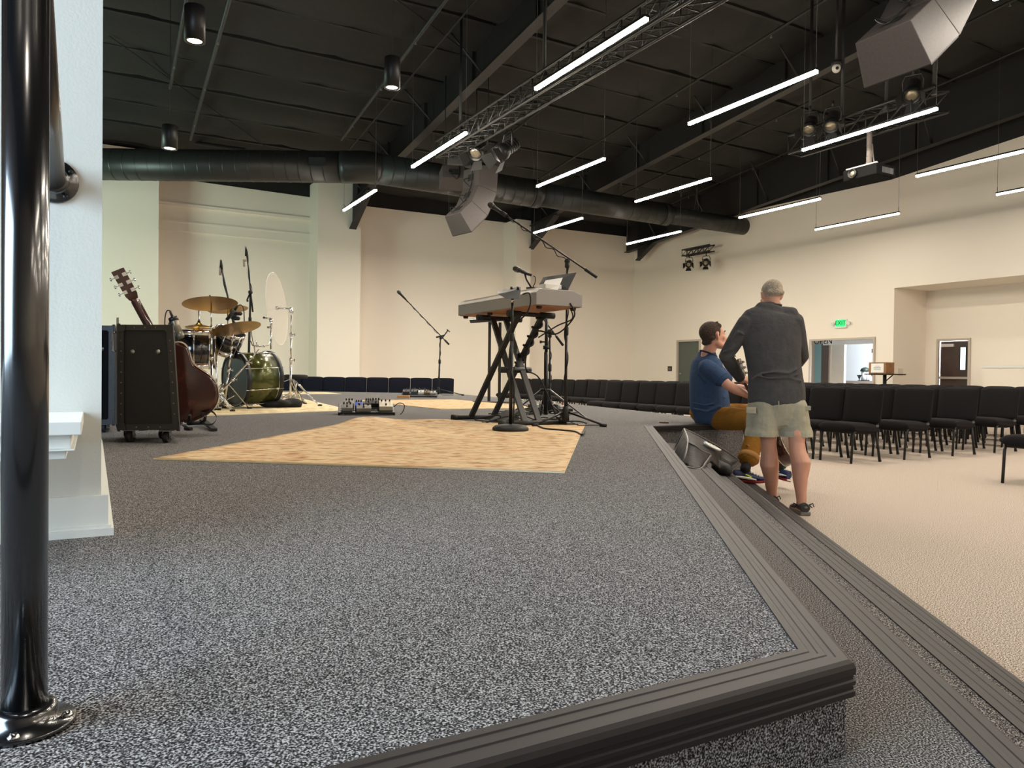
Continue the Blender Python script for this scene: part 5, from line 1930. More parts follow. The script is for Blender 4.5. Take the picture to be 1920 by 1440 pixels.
for s in (-1, 1):
    mb = MB(); q = (ba + bb) / 2 + V((-.2, -.2 * s - .05, -.2)); mb.tube([q, V((q.x - .1, q.y - .12 * s, Z_ST + .02))], .010); build('spur', mb, M_CHROME, t)
# kick pedal
q = bb + V((.14, 0, -.30)); q.z = Z_ST
# floor tom, rack tom, snare-side drum
fa = at(364, 622, 8.35); fb = V((fa.x, fa.y, fa.z - .40))
t, _ = drum('floor_tom', 'black floor tom drum behind the acoustic guitar', fb, fa, .215, M_DRUMK, M_HEAD, 8)
for k in range(3):
    a = k * 2.09 + .4
    mb = MB(); q = V((fa.x + math.cos(a) * .235, fa.y + math.sin(a) * .235, 0)); mb.tube([V((q.x, q.y, fb.z + .22)), V((q.x, q.y, Z_ST + .02))], .009); build('leg', mb, M_CHROME, t)
ta = at(418, 655, 8.75); tb = at(436, 622, 8.75)
t, td = drum('rack_tom', 'small black rack tom drum with an oval badge, tilted over the bass drum', ta + V((0, 0, -.02)), tb + V((0, -.05, .0)), .165, M_DRUMK, M_HEAD, 6)
q = at(436, 636, 8.55)
mb = MB(); mb.lathe(q, [(.001, .004), (.028, .003), (.03, 0)], axis=(.3, -1, .2), seg=18); build('badge', mb, M_CHROME, t)
mb = MB(); mb.tube([ta + V((.05, .05, .05)), at(452, 668, 8.85), at(478, 662, 8.95)], .012); build('tom_arm', mb, M_CHROME, t)

def cymbal_stand(name, label, base, top, a0, r=.30, hub=.28, m=None, cat='cymbal stand'):
    base, top = V(base), V(top)
    t = thing(name, label, cat, base)
    m = m or M_CHROME
    h = top.z - base.z
    mb = MB(); mb.cyl(base + V((0, 0, .05)), base.lerp(top, .5), .0135, seg=12); mb.cyl(base.lerp(top, .5), base.lerp(top, .78), .011, seg=12); mb.cyl(base.lerp(top, .78), top, .008, seg=12); build('pole', mb, m, t)
    for f in (.5, .78):
        c = base.lerp(top, f)
        mb = MB(); mb.cyl(c - V((0, 0, .02)), c + V((0, 0, .02)), .02, seg=12); mb.cyl(c, c + V((.05, -.01, 0)), .005, seg=6); mb.bar(c + V((.05, -.01, -.016)), c + V((.05, -.01, .016)), .012, .005); build('clamp', mb, m, t)
    for k in range(3):
        a = a0 + 2.094 * k
        dr = V((math.cos(a), math.sin(a), 0))
        top_ = base + V((0, 0, hub)) + dr * .02
        e = base + dr * r + V((0, 0, .015))
        mb = MB()
        s_ = V((-dr.y, dr.x, 0)) * .014
        kn = top_.lerp(e, .15) + V((0, 0, .02))
        mb.tube([top_ + s_, kn + s_, e + s_ * .6], .006, seg=6); mb.tube([top_ - s_, kn - s_, e - s_ * .6], .006, seg=6)
        mb.tube([top_.lerp(e, .45), base + V((0, 0, .10))], .006, seg=6)
        lg = build('leg', mb, m, t)
        mb = MB(); mb.tube([e - dr * .02, e + dr * .03], .016, seg=8); build('rubber_foot', mb, M_RUBBER, lg)
    return t
def cymbal(name, label, c, r, nrm, group=None, felt=True):
    c, n = V(c), V(nrm).normalized()
    t = thing(name, label, 'cymbal', c, group)
    mb = MB(); mb.lathe(c, [(r, -.022), (r * .8, -.011), (r * .5, -.001), (r * .24, .008), (r * .2, .014), (r * .12, .03), (.008, .036), (.008, .033), (r * .12, .027), (r * .2, .011), (r * .24, .005), (r * .5, -.004), (r * .8, -.014), (r, -.0235)], axis=n, seg=56)
    build('plate', mb, M_BRASS, t)
    mb = MB(); mb.cyl(c + n * .03, c + n * .055, .017, seg=12); mb.cyl(c - n * .015, c + n * .02, .02, seg=12); mb.cyl(c + n * .05, c + n * .075, .009, seg=8); build('felt', mb, M_RUBBER, t)
    return t
yc = 8.15
q = at(394, 566, yc)
cymbal('cymbal', 'large crash cymbal highest and nearest, left of the drum kit', q, .285, (-.13, .17, 1))
cymbal_stand('cymbal_stand', 'chrome cymbal stand of the large left crash cymbal, beside the floor tom', G(398, 772, Z_ST) * 0 + V((at(398, 700, yc).x, yc, Z_ST)), at(396, 570, yc), R(-20), .27, .26)
q = at(441, 613, 8.35)
cymbal('cymbal', 'wide ride cymbal tilted over the rack tom in front of the drum kit', q, .275, (-.28, .12, 1))
cymbal_stand('cymbal_stand', 'chrome double legged stand in front of the drum kit, left of the bass drum', V((at(421, 700, 8.5).x, 8.5, Z_ST)), at(438, 618, 8.37), R(30), .27, .30)
q = at(427, 577, 9.7)
cymbal('cymbal', 'small pale crash cymbal behind the large left crash', q, .25, (-.15, .1, 1))
cymbal_stand('cymbal_stand', 'chrome stand of the small crash cymbal at the back of the drum kit', V((q.x, q.y, Z_ST)), q - V((0, 0, .02)), R(50), .25, .28)
q = at(373, 613, 9.0)
cymbal('hi_hat_cymbal', 'upper hi-hat cymbal left in the drum kit', q + V((0, 0, .02)), .18, (.02, -.05, 1))
mb = MB(); mb.lathe(q - V((0, 0, .03)), [(.18, .012), (.1, .004), (.05, -.004), (.03, -.018), (.006, -.02), (.006, -.017), (.03, -.015), (.05, -.001), (.1, .007), (.18, .0135)], seg=48)
tag(build('hi_hat_cymbal', mb, M_BRASS, origin=q), 'lower hi-hat cymbal right under the upper one', 'cymbal')
cymbal_stand('hi_hat_stand', 'chrome hi-hat stand behind the floor tom', V((q.x, q.y, Z_ST)), q + V((0, 0, .2)), R(10), .25, .26)
# short chrome snare stand in front of the bass drum, and tom holder post on it
bs = G(485, 757, Z_ST)
cymbal_stand('snare_stand', 'short chrome stand with basket clamps in front of the bass drum', V((bs.x, 8.45, Z_ST)), at(486, 655, 8.45), R(195), .30, .30)
q = at(486, 650, 8.45)
t = thing('snare_basket', 'chrome clamp cluster on top of the short stand in front of the bass drum', 'drum hardware', q)
mb = MB()
rnd = random.Random(5)
for k in range(3):
    a = k * 2.09 + .6
    dr = V((math.cos(a), math.sin(a), .12))
    mb.tube([q, q + dr * .1, q + dr * .13 + V((0, 0, .05))], .006, seg=6)
    mb.cyl(q + dr * .05 - V((0, 0, .012)), q + dr * .05 + V((0, 0, .012)), .014, seg=8)
build('basket_arm', mb, M_CHROME, t)
q0 = at(508, 655, 9.0)
t = thing('tom_holder', 'chrome tom holder post standing on top of the bass drum', 'drum hardware', q0)
mb = MB(); mb.cyl(q0, at(508, 612, 9.0), .010, seg=10); mb.ell(at(508, 601, 9.0), (.025, .02, .025)); mb.cyl(at(508, 614, 9.0), at(509, 597, 9.0), .014, seg=10); build('post', mb, M_CHROME, t)
mb = MB(); mb.cyl(at(509, 597, 9.0), at(495, 596, 9.0), .007, seg=8); mb.cyl(at(509, 614, 9.0), at(501, 614, 9.0), .012, seg=8); build('arm', mb, M_CHROME, t)
mb = MB(); mb.ell(at(495, 595.5, 9.0), (.014, .014, .014)); build('knob', mb, M_BLACK, t)
# stand with the clear round shield
yS = 9.75
b = V((at(545, 700, yS).x, yS, Z_ST))
t = cymbal_stand('shield_stand', 'tall chrome boom stand holding the clear round shield, right of the bass drum', b, at(546, 590, yS), R(-28), .50, .34, cat='stand')
mb = MB(); j = at(546.5, 584, yS); mb.ell(j, (.03, .03, .03)); mb.ell(at(545, 580, yS), (.025, .025, .03)); mb.cyl(j, at(545, 579, yS), .014, seg=8); mb.cyl(at(546, 579, yS), at(518, 578, yS), .009, seg=8); mb.cyl(at(519, 575, yS), at(519, 581, yS), .02, seg=10); build('boom_arm', mb, M_CHROME, t)
sc = at(519.5, 579, yS)
M_CLEAR = mat('clear_plastic', (236, 228, 220), .06, alpha=.22, spec=.6)
sn = V((1.0, .02, .10)).normalized()
mb = MB(); mb.lathe(sc, [(.47, -.002), (.472, 0), (.47, .002)], axis=sn, seg=64)
st_ = thing('clear_shield', 'clear round plastic shield seen nearly edge on above the bass drum', 'shield', sc)
build('disc', mb, M_CLEAR, st_)
mb = MB(); rg = []
x, y, _ = MB().frame(sn)
for k in range(49):
    a = 2 * math.pi * k / 48
    rg.append(sc + (x * math.cos(a) + y * math.sin(a)) * .471)
mb.tube(rg, .0025, seg=5, caps=False); build('rim', mb, mat('clear_edge', (240, 240, 232), .2), st_)
# throne seat and black cloth bag by the shield stand
q = at(545, 703, 9.95)
t = thing('drum_throne', 'low black round drum stool behind the shield stand', 'stool', V((q.x, q.y + .25, Z_ST)))
q = V((q.x - .02, q.y + .3, q.z))
mb = MB(); mb.lathe(q - V((0, 0, .05)), [(.15, 0), (.165, .015), (.16, .045), (.13, .055), (.001, .056)], seg=28); build('seat', mb, M_MATTE, t)
mb = MB(); mb.cyl(V((q.x, q.y, Z_ST + .1)), q - V((0, 0, .04)), .015); build('post', mb, M_CHROME, t)
tripod(t, V((q.x, q.y, Z_ST)), .24, .2, 3, R(80), M_CHROME, .009)
mb = MB(); rnd = random.Random(2)
bq = G(520, 765, Z_ST)
for k in range(9):
    c = bq + V((rnd.uniform(-.2, .2), rnd.uniform(-.08, .12), rnd.uniform(.03, .07)))
    mb.ell(c, (rnd.uniform(.08, .14), rnd.uniform(.07, .1), rnd.uniform(.04, .07)), seg=12, rings=8)
mb.ell(bq + V((-.12, .05, .14)), (.09, .07, .12)); mb.ell(bq + V((-.06, .02, .16)), (.05, .05, .1))
bgo = thing('cloth_bag', 'crumpled black cloth bag on the pale rug under the shield stand', 'bag', bq)
fuse('bag_body', mb, M_MATTE, bgo, .018, 3)
# drum microphones on stands
b = G(464, 760, Z_ST)
y = b.y
t = thing('microphone_stand', 'tall straight black microphone stand in front of the green bass drum', 'microphone stand', b)
m1, m2 = at(468.5, 600, y), at(469.5, 548, y)
mb = MB(); mb.cyl(b + V((0, 0, .03)), m1, .0165, seg=12); mb.cyl(m1, m2, .0125, seg=12); mb.cyl(at(468.7, 603, y), at(468.9, 595, y), .021, seg=12); build('pole', mb, M_BLACK, t)
mb = MB(); mb.tube([m2, at(467, 510, y), at(461.5, 470, y)], .009); mb.ell(m2, (.028, .028, .03)); mb.cyl(m2, at(463, 563, y), .01); mb.ell(at(464, 564, y), (.014, .014, .014)); mb.cyl(at(470, 550, y), at(474, 585, y), .012, seg=8); bo = build('boom', mb, M_BLACK, t)
mb = MB(); mb.tube([at(461.6, 480, y), at(460.5, 462, y)], [.017, .008]); build('microphone', mb, M_BLACK, t)
mb = MB(); mb.tube([at(458, 500, y), at(457, 486, y)], .012); mb.tube([at(460, 490, y), at(458, 486, y)], .02); build('mic_clip', mb, mat('clip_beige', (176, 160, 140), .5), t)
mb = MB(); mb.tube(smooth_path([at(461, 463, y), at(465, 480, y), at(466, 520, y), at(472, 540, y), at(470, 560, y), at(471, 620, y), at(478, 660, y), at(486, 720, y), at(484, 755, y), at(470, 768, y - .1), at(455, 768, y - .1)], 5), .005, seg=6); build('cable', mb, M_CABLE, t)
mb = MB(); mb.ell(b + V((0, 0, .075)), (.05, .05, .06)); build('hub', mb, M_RUBBER, t)
for a in (R(182), R(4), R(-95)):
    mb = MB(); mb.tube([b + V((0, 0, .07)), b + V((math.cos(a) * .16, math.sin(a) * .16, .02)), b + V((math.cos(a) * .42, math.sin(a) * .42, .012))], .014); build('leg', mb, M_BLACK, t)
b2 = V((at(440, 600, 9.9).x, 9.9, Z_ST))
t = thing('microphone_stand', 'black boom microphone stand rising behind the small crash cymbal', 'microphone stand', b2)
y = 9.9
mb = MB(); mb.cyl(b2 + V((0, 0, .02)), at(440, 620, y), .013, seg=10); build('pole', mb, M_BLACK, t)
mb = MB(); mb.tube([at(440, 620, y), at(428, 560, y), at(414.5, 500, y)], .012); mb.ell(at(437, 592, y), (.05, .03, .05)); build('boom', mb, M_BLACK, t)
mb = MB(); mb.tube([at(414.5, 502, y), at(414, 487, y)], [.022, .010]); build('microphone', mb, M_BLACK, t)
mb = MB(); mb.tube([at(413, 516, y), at(412.5, 500, y)], .016); build('mic_clip', mb, mat('clip_beige'), t)
mb = MB(); mb.tube(smooth_path([at(415, 488, y), at(417, 500, y), at(419, 530, y), at(425, 552, y), at(428, 566, y)], 5), .006, seg=6); build('cable', mb, M_CABLE, t)
tripod(t, b2, .3, .15, 3, .3)
# tom mic
y = 8.6
q = at(440, 585, y)
t = thing('tom_microphone', 'black microphone on a bent gooseneck clipped over the rack tom', 'microphone', at(455, 610, y))
mb = MB(); mb.tube([at(425, 600, y), at(440, 581, y)], .021, seg=12); mb.tube([at(440, 581, y), at(446, 573, y)], [.017, .012], seg=12); build('microphone', mb, M_BLACK, t)
mb = MB(); mb.tube(smooth_path([at(446, 573, y), at(452, 572, y), at(457, 580, y), at(458, 605, y)], 6), .006, seg=6); build('cable', mb, M_CABLE, t)
mb = MB(); 
for k in range(7):
    mb.ell(at(438 + (k % 4) * 4, 588 + (k // 4) * 9, y + .1), (.03, .025, .025), seg=10, rings=6)
build('clamp', mb, M_BLACK, t)
# large condenser microphone hanging beside the case
y = 5.6
b = V((at(318, 700, y).x, y, Z_ST))
t = thing('microphone_stand', 'large silver grey condenser microphone on a stand hidden behind the rolling case', 'microphone', b)
mb = MB(); mb.tube([b + V((0, 0, .02)), at(315, 640, y), at(318, 606, y), at(324, 602, y)], .009); build('pole', mb, M_BLACK, t)
tripod(t, b, .2, .08, 3, R(100))
a_, b_ = at(325, 598, y), at(340.5, 634, y)
d_ = (b_ - a_).normalized(); L = (b_ - a_).length
mb = MB(); mb.lathe(a_, [(.012, 0), (.024, .004), (.0255, .02), (.0255, L * .72)], axis=d_, seg=20); mc = build('microphone', mb, mat('mic_champagne', (142, 134, 116), .4, metal=.5), t)
mb = MB(); mb.lathe(a_ + d_ * L * .72, [(.0258, 0), (.0258, L * .2), (.02, L * .27), (.006, L * .29)], axis=d_, seg=20); build('grille', mb, mat('mic_mesh', (120, 114, 100), .4, metal=.6), mc)
mb = MB(); mb.cyl(a_ - d_ * .012, a_ + d_ * .018, .034, seg=14); mb.cyl(a_, at(319, 604, y), .012); build('shock_mount', mb, M_BLACK, t)
mb = MB(); mb.tube([a_, a_ - d_ * .06], [.012, .008]); mb.tube(smooth_path([a_ - d_ * .05, at(319, 583, y), at(313, 583, y), at(310, 592, y), at(309, 606, y), at(309, 640, y)], 6), .0045, seg=6); build('cable', mb, M_CABLE, t)
# ================================================================== PEOPLE
M_SKIN1 = mat('skin_tan', (196, 142, 116), .5, var=.08, vscale=9, bump=.05, bscale=120)
M_SKIN2 = mat('skin_fair', (206, 150, 124), .5, var=.08, vscale=9, bump=.05, bscale=120)
def cloth(name, rgb, bs=26, b=.35, fine=600):
    m = mat(name, rgb, .9, var=.10, vscale=14, bump=b, bscale=bs, spec=.15)
    return m
M_SWEAT = cloth('sweater_charcoal', (74, 72, 71))
M_SHORT = cloth('shorts_sage', (158, 152, 132))
M_TEE = cloth('tee_blue', (60, 78, 106))
M_CHINO = cloth('chino_ochre', (140, 96, 36))
M_HAIRG = mat('hair_grey', (176, 160, 138), .8, var=.35, vscale=90, bump=.9, bscale=140)
M_HAIRB = mat('hair_brown', (66, 48, 36), .8, var=.35, vscale=80, bump=.9, bscale=120)

def frame3(f, u):
    f = V(f).normalized(); u = V(u)
    l = u.cross(f).normalized()
    u = f.cross(l).normalized()
    return f, l, u            # forward, left, up

def hand(mb, wrist, d, n, side, k=1.0, curl=.5, spread=.0):
    """palm and five bent fingers; d = towards the knuckles, n = back of the hand, side = +1 thumb on d x n side"""
    d = V(d).normalized(); n = V(n); n = (n - d * n.dot(d)).normalized()
    t = d.cross(n) * side
    w = V(wrist)
    mb.limb([w, w + d * .035 * k, w + d * .075 * k, w + d * .092 * k], [(.024 * k, .018 * k), (.033 * k, .0155 * k), (.040 * k, .0145 * k), (.037 * k, .011 * k)], seg=14, side=t)
    for i, (o, L, r) in enumerate(((.027, .070, .0088), (.009, .080, .0092), (-.010, .074, .0088), (-.028, .058, .0078))):
        b = w + d * (.088 - .004 * abs(i - 1)) * k + t * o * k
        a = .25 + curl * .5
        pts = [b - d * .02 * k, b]
        dirn = d + t * (o * spread * 8)
        ang = 0
        for seg_, bend in ((.45, curl * .8), (.32, curl * .9), (.23, curl * .6)):
            ang += bend
            v_ = dirn.normalized() * math.cos(ang) - n * math.sin(ang)
            pts.append(pts[-1] + v_ * L * seg_ * k)
        mb.limb(pts, [r * k, r * k, r * .95 * k, r * .88 * k, r * .75 * k], seg=10)
    b = w + d * .028 * k + t * .026 * k
    v1 = (d * .62 + t * .72 - n * .25).normalized()
    v2 = (d * .9 + t * .3 - n * .35).normalized()
    mb.limb([b - v1 * .012 * k, b + v1 * .034 * k, b + v1 * .034 * k + v2 * .032 * k, b + v1 * .034 * k + v2 * .056 * k], [.0135 * k, .0125 * k, .0108 * k, .0085 * k], seg=10)

def head(mb, c, f, u, k=1.0):
    """skull, jaw, nose, brow, lips and ears melted into the body; c = centre of the skull"""
    f, l, u = frame3(f, u)
    m = Matrix((l, f, u)).transposed()      # local x = left, y = forward, z = up
    P = lambda x, y, z: V(c) + m @ V((x, y, z)) * k
    mb.ell(P(0, -.012, .022), (.073 * k, .096 * k, .088 * k), m, 24, 16)
    mb.ell(P(0, .018, -.02), (.065 * k, .074 * k, .085 * k), m, 24, 16)
    mb.limb([P(-.045, .005, -.062), P(-.03, .055, -.088), P(0, .074, -.096), P(.03, .055, -.088), P(.045, .005, -.062)], [.026 * k, .024 * k, .022 * k, .024 * k, .026 * k], seg=12)
    mb.ell(P(0, .05, -.06), (.042 * k, .038 * k, .045 * k), m, 18, 12)
    mb.limb([P(-.045, .062, .012), P(-.022, .079, .016), P(0, .082, .014), P(.022, .079, .016), P(.045, .062, .012)], [.012 * k, .013 * k, .012 * k, .013 * k, .012 * k], seg=10)
    mb.limb([P(0, .085, .006), P(0, .098, -.016), P(0, .111, -.036), P(0, .100, -.044)], [.008 * k, .010 * k, .0135 * k, .011 * k], seg=10)
    for s in (-1, 1):
        mb.ell(P(s * .011, .094, -.041), (.009 * k, .010 * k, .008 * k), m, 10, 8)
        mb.ell(P(s * .044, .058, -.022), (.022 * k, .022 * k, .022 * k), m, 12, 8)
        # ears
        mb.limb([P(s * .073, -.004, -.032), P(s * .080, -.012, -.012), P(s * .084, -.020, .010), P(s * .079, -.008, .022)], [.007 * k, .010 * k, .012 * k, .008 * k], seg=10)
        mb.limb([P(s * .070, .000, .018), P(s * .070, -.005, -.030)], [.009 * k, .007 * k], seg=8)
    mb.limb([P(-.022, .083, -.0655), P(0, .091, -.062), P(.022, .083, -.0655)], [.0055 * k, .0075 * k, .0055 * k], seg=10)
    mb.limb([P(-.020, .082, -.073), P(0, .089, -.076), P(.020, .082, -.073)], [.0055 * k, .008 * k, .0055 * k], seg=10)
    return P, m

def face_parts(t, P, m, k, hair_m, lip=(168, 104, 92)):
    for s in (-1, 1):
        mb = MB(); mb.ell(P(s * .030, .0715, .002), (.0125 * k, .010 * k, .0085 * k), m, 14, 10); e = build('eye', mb, mat('eye_white', (222, 214, 206), .2), t)
        mb = MB(); mb.ell(P(s * .031, .0805, .002), (.006 * k, .003 * k, .006 * k), m, 12, 8); build('iris', mb, mat('iris_dark', (40, 30, 24), .15), e)
        mb = MB(); mb.limb([P(s * .012, .092, .022), P(s * .030, .090, .028), P(s * .050, .070, .022)], [.004 * k, .0048 * k, .003 * k], seg=8); build('eyebrow', mb, hair_m, t)
    mb = MB(); mb.limb([P(-.021, .0865, -.0668), P(0, .0965, -.063), P(.021, .0865, -.0668)], [.002 * k, .0042 * k, .002 * k], seg=8)
    mb.limb([P(-.018, .0855, -.073), P(0, .0945, -.0755), P(.018, .0855, -.073)], [.002 * k, .0045 * k, .002 * k], seg=8)
    build('lips', mb, mat('lips', lip, .45), t)

def shoe(t, heel, d, up, L, upper, sole, w=.048, h=.09, extras=None):
    """heel = sole bottom at the back; d = towards the toe"""
    d = V(d).normalized(); up = V(up); up = (up - d * up.dot(d)).normalized()
    s = d.cross(up)
    H = V(heel)
    fr = [(0.0, .62, .0), (.06, .82, .0), (.22, .86, .0), (.45, .88, .0), (.68, 1.04, .0), (.86, .88, .006), (.96, .55, .014), (1.0, .25, .02)]
    mb = MB(); secs = []
    for f, ww, zz in fr:
        c = H + d * L * f + up * zz
        secs.append([c + s * (x * w * ww) + up * z for x, z in ((-1, .003), (-1.04, .014), (-1.0, .028), (1.0, .028), (1.04, .014), (1, .003))])
    mb.loft(secs); so = build('shoe_sole', mb, sole, t, bevel=.003)
    mb = MB(); secs = []
    for (f, ww, zz), hh in zip(fr, (h, h * 1.02, h * 1.0, h * .86, h * .62, h * .50, h * .42, h * .34)):
        c = H + d * L * (f * .97 + .015)
        ring = []
        for k in range(14):
            a = math.pi * 2 * k / 14
            x = math.cos(a); z = math.sin(a)
            zt = .024 + (hh - .024) * (.5 + .5 * z) + zz * .5
            tap = 1 - .42 * max(0, z) ** 2
            ring.append(c + s * (x * w * ww * .98 * tap) + up * zt)
        secs.append(ring)
    mb.loft(secs); up_ = build('shoe', mb, upper, t)
    return so, up_, (H, d, up, s)

# ------------------------------------------------------------------ the standing man, seen from behind
Y0 = 5.95
foot_r = at(1504, 968, 5.72); foot_r.z = 0
sm = thing('person', 'man in charcoal sweater and sage cargo shorts standing with his back to the camera', 'person', V((2.15, 5.95, 0)))
hc = at(1446, 554, 6.02)
f_head = V((-.10, .93, -.34)); u_head = V((.0, .34, .93))
neck_b = at(1446, 577, 5.98)
pel = at(1455, 752, 5.96)
mb = MB()
P, hm = head(mb, hc, f_head, u_head, 1.03)
mb.limb([neck_b - V((0, 0, .10)), neck_b, P(0, -.015, -.05)], [.066, .058, .056], seg=16)
# trunk under the clothes
mb.limb([pel + V((0, 0, -.05)), pel + V((0, 0, .12)), at(1448, 640, 5.95), at(1446, 600, 5.95), neck_b - V((0, 0, .03))], [(.155, .11), (.15, .10), (.17, .105), (.165, .085), (.07, .055)], seg=20, side=(1, 0, 0))
# legs
kneeL, kneeR = at(1441, 832, 5.98), at(1494, 830, 5.86)
ankL, ankR = at(1448, 936, 6.08), at(1503, 939, 5.76)
hipL, hipR = at(1430, 765, 5.96), at(1482, 764, 5.94)
for hp, kn, an, ox in ((hipL, kneeL, ankL, -.012), (hipR, kneeR, ankR, .012)):
    c1 = kn.lerp(an, .16); c2 = kn.lerp(an, .36) + V((ox, -.022, 0)); c3 = kn.lerp(an, .62) + V((0, -.008, 0))
    mb.limb([hp, hp.lerp(kn, .5), kn + V((0, 0, .05)), kn, c1, c2, c3, kn.lerp(an, .85), an, an - V((0, 0, .03))], [(.088, .09), (.082, .084), (.066, .066), (.060, .062), (.064, .066), (.074, .076), (.056, .06), (.042, .047), (.038, .043), (.038, .045)], seg=18, side=(1, 0, 0))
    fa = V((an.x, an.y, .05))
    mb.limb([fa + V((0, -.05, -.005)), fa + V((0, .06, -.015)), fa + V((0, .14, -.02))], [(.035, .028), (.04, .025), (.038, .018)], seg=12, side=(1, 0, 0))
# arms
shL, elL, wrL = at(1399, 605, 5.93), at(1361, 668, 5.97), at(1391, 714, 6.26)
shR, elR, wrR = at(1490, 601, 5.93), at(1503, 668, 6.04), at(1478, 700, 6.38)
for a, b_, c in ((shL, elL, wrL), (shR, elR, wrR)):
    mb.limb([a, a.lerp(b_, .5), b_, b_.lerp(c, .35), b_.lerp(c, .8), c], [.050, .046, .041, .042, .030, .027], seg=14)
dl_ = (at(1412, 704, 6.38) - wrL).normalized()
hand(mb, wrL, dl_, V((-.2, -.75, .6)), 1, 1.02, .42, .25)
hand(mb, wrR, (at(1450, 706, 6.46) - wrR), V((.3, -.6, .7)), -1, 1.0, .8)
body = fuse('body', mb, M_SKIN1, sm, .0065, 5)
face_parts(sm, P, hm, 1.03, M_HAIRG)
mb = MB()
mb.ell(P(0, -.022, .030), (.078 * 1.03, .098 * 1.03, .088 * 1.03), hm, 28, 18)
mb.limb([P(-.050, -.080, -.012), P(0, -.098, -.012), P(.050, -.080, -.012)], [.02, .022, .02], seg=12)
fuse('hair', mb, M_HAIRG, sm, .006, 4)
# sweater
mb = MB()
sec = [(748, 1456, .226, .155), (730, 1456, .224, .155), (712, 1454, .216, .145), (690, 1452, .212, .140), (660, 1449, .222, .140), (630, 1446, .238, .142), (612, 1445, .246, .135), (600, 1444, .246, .122), (592, 1444, .232, .108), (587, 1444, .195, .095), (584, 1445, .130, .080)]
mb.limb([at(x, y, 5.95) for y, x, a, b_ in sec], [(a, b_) for y, x, a, b_ in sec], seg=26, side=(1, .02, 0))
for a, b_, c, ex in ((shL, elL, wrL, .86), (shR, elR, wrR, .95)):
    e = b_.lerp(c, ex)
    mb.limb([a + V((0, 0, -.005)), a.lerp(b_, .35), a.lerp(b_, .75), b_, b_.lerp(c, .3), b_.lerp(c, .65), e], [.070, .068, .062, .058, .056, .049, .041], seg=16)
for sx, sy in ((1409, 594), (1483, 591)):
    mb.limb([at(1446, 587, 5.96), at((1446 + sx) / 2, (586 + sy) / 2, 5.95), at(sx, sy, 5.94)], [.060, .062, .066], seg=14)
# folds at the waist and sleeve
B5 = lambda x, y, dy=.0: at(x, y, 5.80 + dy)
for pts, r in (([B5(1408, 712), B5(1425, 700), B5(1450, 697), B5(1478, 700), B5(1500, 690, .03)], .011), ([B5(1414, 704), B5(1440, 709), B5(1470, 708), B5(1504, 701, .03)], .010), ([B5(1478, 708, .0), B5(1502, 715, .04)], .014),
               ([at(1372, 640, 5.9), at(1384, 622, 5.87), at(1396, 628, 5.86)], .014), ([at(1356, 660, 5.92), at(1372, 655, 5.9), at(1384, 645, 5.9)], .012), ([at(1358, 670, 5.93), at(1380, 668, 5.91)], .012)):
    mb.limb(pts, [r * .6] + [r] * (len(pts) - 2) + [r * .6], seg=10)
sw = fuse('sweater', mb, M_SWEAT, sm, .0075, 5)
mb = MB(); rg = []
for k in range(25):
    a = 2 * math.pi * k / 24
    rg.append(neck_b + V((math.cos(a) * .076, math.sin(a) * .068, .018 + math.sin(a) * -.004)))
mb.tube(rg, .008, seg=8, caps=False); build('collar', mb, M_SWEAT, sw)
mb = MB()
seam = smooth_path([at(1428, 583, 5.84), at(1432, 592, 5.83), at(1446, 598, 5.82), at(1460, 591, 5.83), at(1466, 580, 5.84)], 5)
mb = MB()
e = wrL.lerp(elL, .14)
mb.lathe(e - (wrL - elL).normalized() * .03, [(.040, 0), (.044, .01), (.043, .035), (.038, .04)], axis=(wrL - elL), seg=18); build('cuff', mb, M_SWEAT, sw)
# shorts
mb = MB()
mb.limb([at(1456, 742, 5.96), at(1457, 760, 5.96), at(1458, 778, 5.96)], [(.215, .15), (.222, .16), (.21, .15)], seg=24, side=(1, 0, 0))
for (hx, kx, hw) in ((1430, 1428, .125), (1484, 1491, .128)):
    mb.limb([at(hx, 765, 5.95), at((hx + kx) / 2, 790, 5.94), at(kx, 832, 5.93)], [(.118, .14), (.122, .135), (hw, .128)], seg=20, side=(1, 0, 0))
    mb.limb([at(kx, 814, 5.93), at(kx, 836, 5.93)], [(hw + .006, .132), (hw + .006, .132)], seg=20, side=(1, 0, 0))
sh = fuse('shorts', mb, M_SHORT, sm, .0075, 3, cut=[(at(1456, 817.5, 5.93), V((0, 0, -1)))])
for (x0, x1, yt, yb, yy) in ((1398.5, 1417, 762.5, 775, 5.835), (1502, 1519.5, 760.5, 769, 5.85)):
    mb = MB()
    a = [at(x0, yb - 1, yy), at(x1, yb + .5, yy - .01), at(x1, yt + 1, yy - .01), at(x0, yt, yy)]
    n = V((0, -.014, 0))
    mb.hexa(a + [p + n for p in a]); build('pocket_flap', mb, M_SHORT, sh, bevel=.004)
mb = MB(); mb.tube(smooth_path([at(1460, 752, 5.80), at(1460.5, 767, 5.79), at(1460, 782, 5.80)], 5), .004, seg=6); build('seat_seam', mb, M_SHORT, sh)
for x0, x1, y in ((1399, 1456, 811), (1464, 1521, 810)):
    pass
